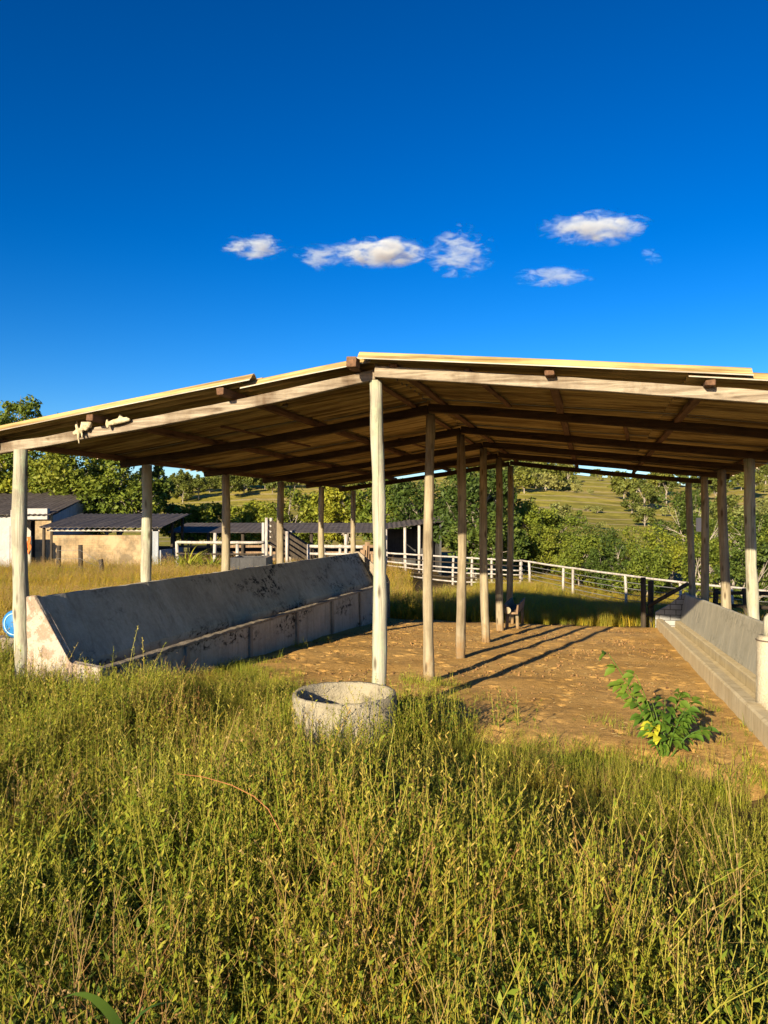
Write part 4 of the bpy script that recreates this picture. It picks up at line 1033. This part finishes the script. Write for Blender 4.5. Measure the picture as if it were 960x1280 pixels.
# ------------------------------------------------------------------ single plants
def arch_plant(name, label, px, Y, n, ln, seed, wd=.05, mat='blade', cat='plant'):
    x, y = at(px, Y); b = G(x, y); r = np.random.default_rng(seed); L = ([], [], [])
    for i in range(n):
        az = r.uniform(0, 6.28); P = path(r, np.array([*(r.normal(size=2)*.12), -.05]), ln*r.uniform(.6, 1.1), r.uniform(.1, .5), az, r.uniform(.4, 1.5), 7)
        strip(L, P, wd*np.array([.6, 1, 1, .9, .75, .55, .35, .05]), np.array([math.sin(az), -math.cos(az), 0]), 0)
    o = link(bpy.data.objects.new(name, npmesh(name, np.array(L[0]), np.array(L[1]), [M[mat]]))); o.location = (x, y, b); return tag(o, label, cat)
arch_plant('strap_leaf_plant', 'big strap leaved clump right beside the block shed', 236, 29.0, 110, 1.5, 1, .07)
arch_plant('strap_leaf_plant', 'strap leaved clump against the single rail corral fence', 262, 28.6, 100, 1.3, 2, .07)
arch_plant('strap_leaf_plant', 'low strap leaved clump between the block shed posts and the fence', 283, 28.0, 80, 1.0, 3, .06)
# leafy sapling at the front of the dirt floor
def sapling():
    x, y = 1.93, 5.30; b = G(x, y)
    t_ = thing('leafy_sapling', 'bright green leafy sapling leaning left over the dirt by the right trough', 'sapling', (x, y, b), 0)
    rs = random.Random(4); mb = MB(); L = ([], [], []); r = np.random.default_rng(4); Yl = ([], [], [])
    tips = [((-.36, .10, .56), .75), ((-.20, .0, .46), .8), ((-.02, -.06, .34), .8), ((.12, .03, .36), .8), ((.20, .06, .30), .9), ((.02, .1, .22), .9), ((-.12, -.1, .22), .9), ((.26, -.06, .18), .9), ((-.28, .04, .40), .9), ((.10, -.1, .28), .9), ((-.06, .08, .30), .9), ((.16, .1, .20), .9)]
    for (tx, ty, tz), _ in tips:
        P = [Vector((0, 0, -.05)).lerp(Vector((tx*1.0, ty, tz*1.28)), q)+Vector((0, 0, .07*math.sin(q*3.14))) for q in np.linspace(0, 1, 7)]
        mb.tube(P, np.linspace(.007, .0025, 7).tolist(), 6)
        for i in range(2, 7):
            for sdx in (-1, 1, -.4, .7, .1) if i < 6 else (-1, -.3, .4, 1):
                az = math.atan2(ty, tx)+sdx*rs.uniform(.6, 1.3)+rs.uniform(-.5, .5)
                el = rs.uniform(-.5, .35); d = np.array([math.cos(az)*math.cos(el), math.sin(az)*math.cos(el), math.sin(el)])
                nr = np.array([rs.uniform(-.4, .4), rs.uniform(-.7, .1), .8]); nr -= d*d.dot(nr); nr /= np.linalg.norm(nr)
                ln = rs.uniform(.055, .098); base = np.array(P[i])+d*.015; side = np.cross(nr, d)
                T = Yl if (abs(tx+.12) < .01 and i in (3, 4, 5)) else L
                # ovate leaf in six faces, folded on the midrib
                k0 = len(T[0]); mids = [base+d*ln*q-nr*ln*.25*q*q for q in (0, .3, .65, 1)]
                ed = [(.30, .30), (.65, .24)]
                T[0].extend(mids)
                for sg in (-1, 1):
                    for q, w_ in ed: T[0].append(base+d*ln*q-nr*ln*.25*q*q+side*sg*w_*ln+nr*.12*ln)
                T[1].extend([(k0, k0+4, k0+1, k0+1), (k0+1, k0+4, k0+5, k0+2), (k0+2, k0+5, k0+3, k0+3), (k0, k0+1, k0+6, k0+6), (k0+1, k0+2, k0+7, k0+6), (k0+2, k0+3, k0+7, k0+7)])
    obj('stem', mb, M['bright_leaf'], t_)
    def lm(nm, T, mat):
        m_ = MB(); m_.add(T[0], [tuple(dict.fromkeys(f)) for f in T[1]], 0, True); return obj(nm, m_, mat, t_)
    lm('leaves', L, M['bright_leaf']); q = lm('leaves', Yl, M['yellow_leaf']); q['label'] = 'yellowed leaves'
sapling()
# arched dry stalk and broad blade in the foreground
def q3(px, py, Y): return Vector(((px-480)/F*Y, Y, zpix(py, Y)))
P = [q3(222, 966, 2.95), q3(255, 970, 2.92), q3(290, 980, 2.88), q3(318, 994, 2.84), q3(336, 1010, 2.8), q3(352, 1040, 2.78), q3(366, 1120, 2.76)]
tag(obj('dry_stalk', MB().tube(P, [.001, .0014, .0018, .0018, .002, .002, .002], 6), NT('rust_red_stalk').bsdf((.34, .14, .05), .7)), 'single arched red brown dry stalk above the foreground weeds', 'stalk')
x, y = (193-480)/F*1.62, 1.62
L = ([], [], []); r = np.random.default_rng(8)
P = [np.array([x, y, z]) for z in (.0, .17, .34, .49, .60)]; P = [p+np.array([-.012*i, -.01*i, 0]) for i, p in enumerate(P)]
strip(L, P, [.006, .006, .006, .005, .003], np.array([1, 0, 0]), 0)
for (k, az, ln, w_) in ((3, 3.5, .2, .026), (4, .4, .12, .014), (4, 2.8, .16, .022)):
    Pl = path(r, P[k], ln, .7, az, .6, 7); strip(L, Pl, w_*np.array([.6, 1, 1, .95, .8, .6, .35, .05]), np.array([math.sin(az), -math.cos(az), .2]), 0)
tag(link(bpy.data.objects.new('broad_leaf_weed', npmesh('broad_leaf_weed', np.array(L[0]), np.array(L[1]), [M['bright_leaf']]))), 'bright green broad bladed weed at the bottom left corner', 'weed')

# ------------------------------------------------------------------ clouds
def cloud(px, py, wpx, hpx, seed, label, dens=.05, thr=.5, D=1500):
    x = (px-480)/F*D; z = EYE+(650-py)/F*D; sx, sz = wpx/F*D/2, hpx/F*D/2
    N = NT('cloud_vapour'); tc = N.n('ShaderNodeTexCoord')
    ln = N.n('ShaderNodeVectorMath', operation='LENGTH'); sc = N.n('ShaderNodeVectorMath', operation='MULTIPLY'); sc.inputs[1].default_value = (1/sx, 1/(sx*.5), 1/sz)
    N.l(tc.outputs['Object'], sc.inputs[0])
    mp = N.n('ShaderNodeMapping'); mp.inputs['Location'].default_value = (seed*3.1, seed*1.7, seed*.7); mp.inputs['Scale'].default_value = (.028, .034, .075); mp.inputs['Rotation'].default_value = (0, R(-18), 0)
    N.l(tc.outputs['Object'], mp.inputs['Vector'])
    nz = N.noise(mp.outputs['Vector'], 1.0, 9, .66, .5)
    N.l(sc.outputs[0], ln.inputs[0])
    fall = N.math('SUBTRACT', 1.0, ln.outputs['Value'], True)
    a = N.math('SUBTRACT', N.math('ADD', N.math('MULTIPLY', nz, 1.5), N.math('MULTIPLY', fall, .34)), thr+.40)
    d = N.math('MULTIPLY', N.math('MULTIPLY', a, 7.0, True), N.math('MULTIPLY', N.math('MINIMUM', N.math('MULTIPLY', fall, 3.0), 1.0), dens))
    pv = N.n('ShaderNodeVolumeScatter'); pv.inputs['Color'].default_value = (.80, .93, 1, 1); pv.inputs['Anisotropy'].default_value = 0
    N.l(d, pv.inputs['Density']); N.l(pv.outputs[0], N.out.inputs['Volume'])
    mb = MB(); n, m = 20, 12; vs = []; fs = []
    for i in range(m+1):
        for k in range(n):
            th = math.pi*i/m; ph = 2*math.pi*k/n
            q = 1+.12*math.sin(3*ph+seed)*math.sin(th)+.08*math.sin(5*ph+2*seed)*math.sin(th)
            vs.append((sx*math.sin(th)*math.cos(ph)*q, sx*.5*math.sin(th)*math.sin(ph)*q, sz*math.cos(th)*(1+.1*math.sin(2*ph+seed))))
    for i in range(m):
        for k in range(n): fs.append((i*n+k, (i+1)*n+k, (i+1)*n+(k+1) % n, i*n+(k+1) % n))
    mb.add(vs, fs, 0, True)
    o = obj('cloud', mb, N.m, None, (x, D, z)); tag(o, label, 'cloud', 'clouds in the blue sky')
cloud(318, 307, 104, 34, 1, 'small ragged white cloud farthest left in the sky', .04, .47)
cloud(398, 320, 78, 40, 7, 'thin wispy cloud at the left end of the biggest cloud', .022, .50)
cloud(478, 315, 146, 38, 3, 'biggest elongated white cloud in the middle of the sky', .05, .43)
cloud(576, 315, 98, 76, 4, 'broken upright white cloud right of the biggest one', .028, .51)
cloud(744, 284, 156, 42, 5, 'highest white cloud at the right of the sky', .035, .47)
cloud(692, 345, 120, 24, 6, 'faint flat wisp of cloud lowest in the sky', .022, .48)
cloud(818, 315, 36, 34, 8, 'tiny faint wisp of cloud farthest right', .01, .5)

# ------------------------------------------------------------------ light, sky, camera
SUN_EL = R(16.0); SAZ = R(27.0)                      # light travels towards +Y, 27 degrees to the right
sd = bpy.data.lights.new('sun', 'SUN'); sd.energy = 5.0; sd.angle = R(.5); sd.color = (1.0, .84, .58)
so = link(bpy.data.objects.new('sun', sd))
dirv = Vector((math.sin(SAZ)*math.cos(SUN_EL), math.cos(SAZ)*math.cos(SUN_EL), -math.sin(SUN_EL)))
so.rotation_euler = dirv.to_track_quat('-Z', 'Y').to_euler(); so.location = (-20, -40, 20)
wd = bpy.data.worlds.new('World'); scene.world = wd; wd.use_nodes = True
wt = wd.node_tree; bg = wt.nodes['Background']
sky = wt.nodes.new('ShaderNodeTexSky'); sky.sky_type = 'NISHITA'; sky.sun_disc = False
sky.sun_elevation = SUN_EL; sky.sun_rotation = R(207); sky.altitude = 400; sky.air_density = 1.0; sky.dust_density = .3; sky.ozone_density = 4.0
hs = wt.nodes.new('ShaderNodeHueSaturation'); hs.inputs['Saturation'].default_value = 1.34; hs.inputs['Value'].default_value = 1.0
wt.links.new(sky.outputs[0], hs.inputs['Color']); gm = wt.nodes.new('ShaderNodeGamma'); gm.inputs['Gamma'].default_value = 1.32
tn = wt.nodes.new('ShaderNodeMix'); tn.data_type = 'RGBA'; tn.blend_type = 'MULTIPLY'; tn.inputs[0].default_value = 1; tn.inputs[7].default_value = (1.1, .86, .86, 1)
wt.links.new(hs.outputs[0], gm.inputs['Color']); wt.links.new(gm.outputs[0], tn.inputs[6]); wt.links.new(tn.outputs[2], bg.inputs['Color']); bg.inputs['Strength'].default_value = .05

cd = bpy.data.cameras.new('camera'); cam = link(bpy.data.objects.new('camera', cd))
cd.sensor_fit = 'HORIZONTAL'; cd.sensor_width = 36; cd.lens = 36*F/960; cd.clip_end = 6000; cd.clip_start = .05
cam.location = (0, 0, EYE); cam.rotation_euler = (R(90)+math.atan(10/F), 0, 0)
scene.camera = cam
vs_ = scene.view_settings; vs_.view_transform = 'Standard'; vs_.look = 'None'; vs_.exposure = 1.15; vs_.gamma = 1
cy = scene.cycles; cy.max_bounces = 7; cy.diffuse_bounces = 1; cy.transparent_max_bounces = 4; cy.volume_bounces = 2; cy.volume_max_steps = 128
cy.use_denoising = True
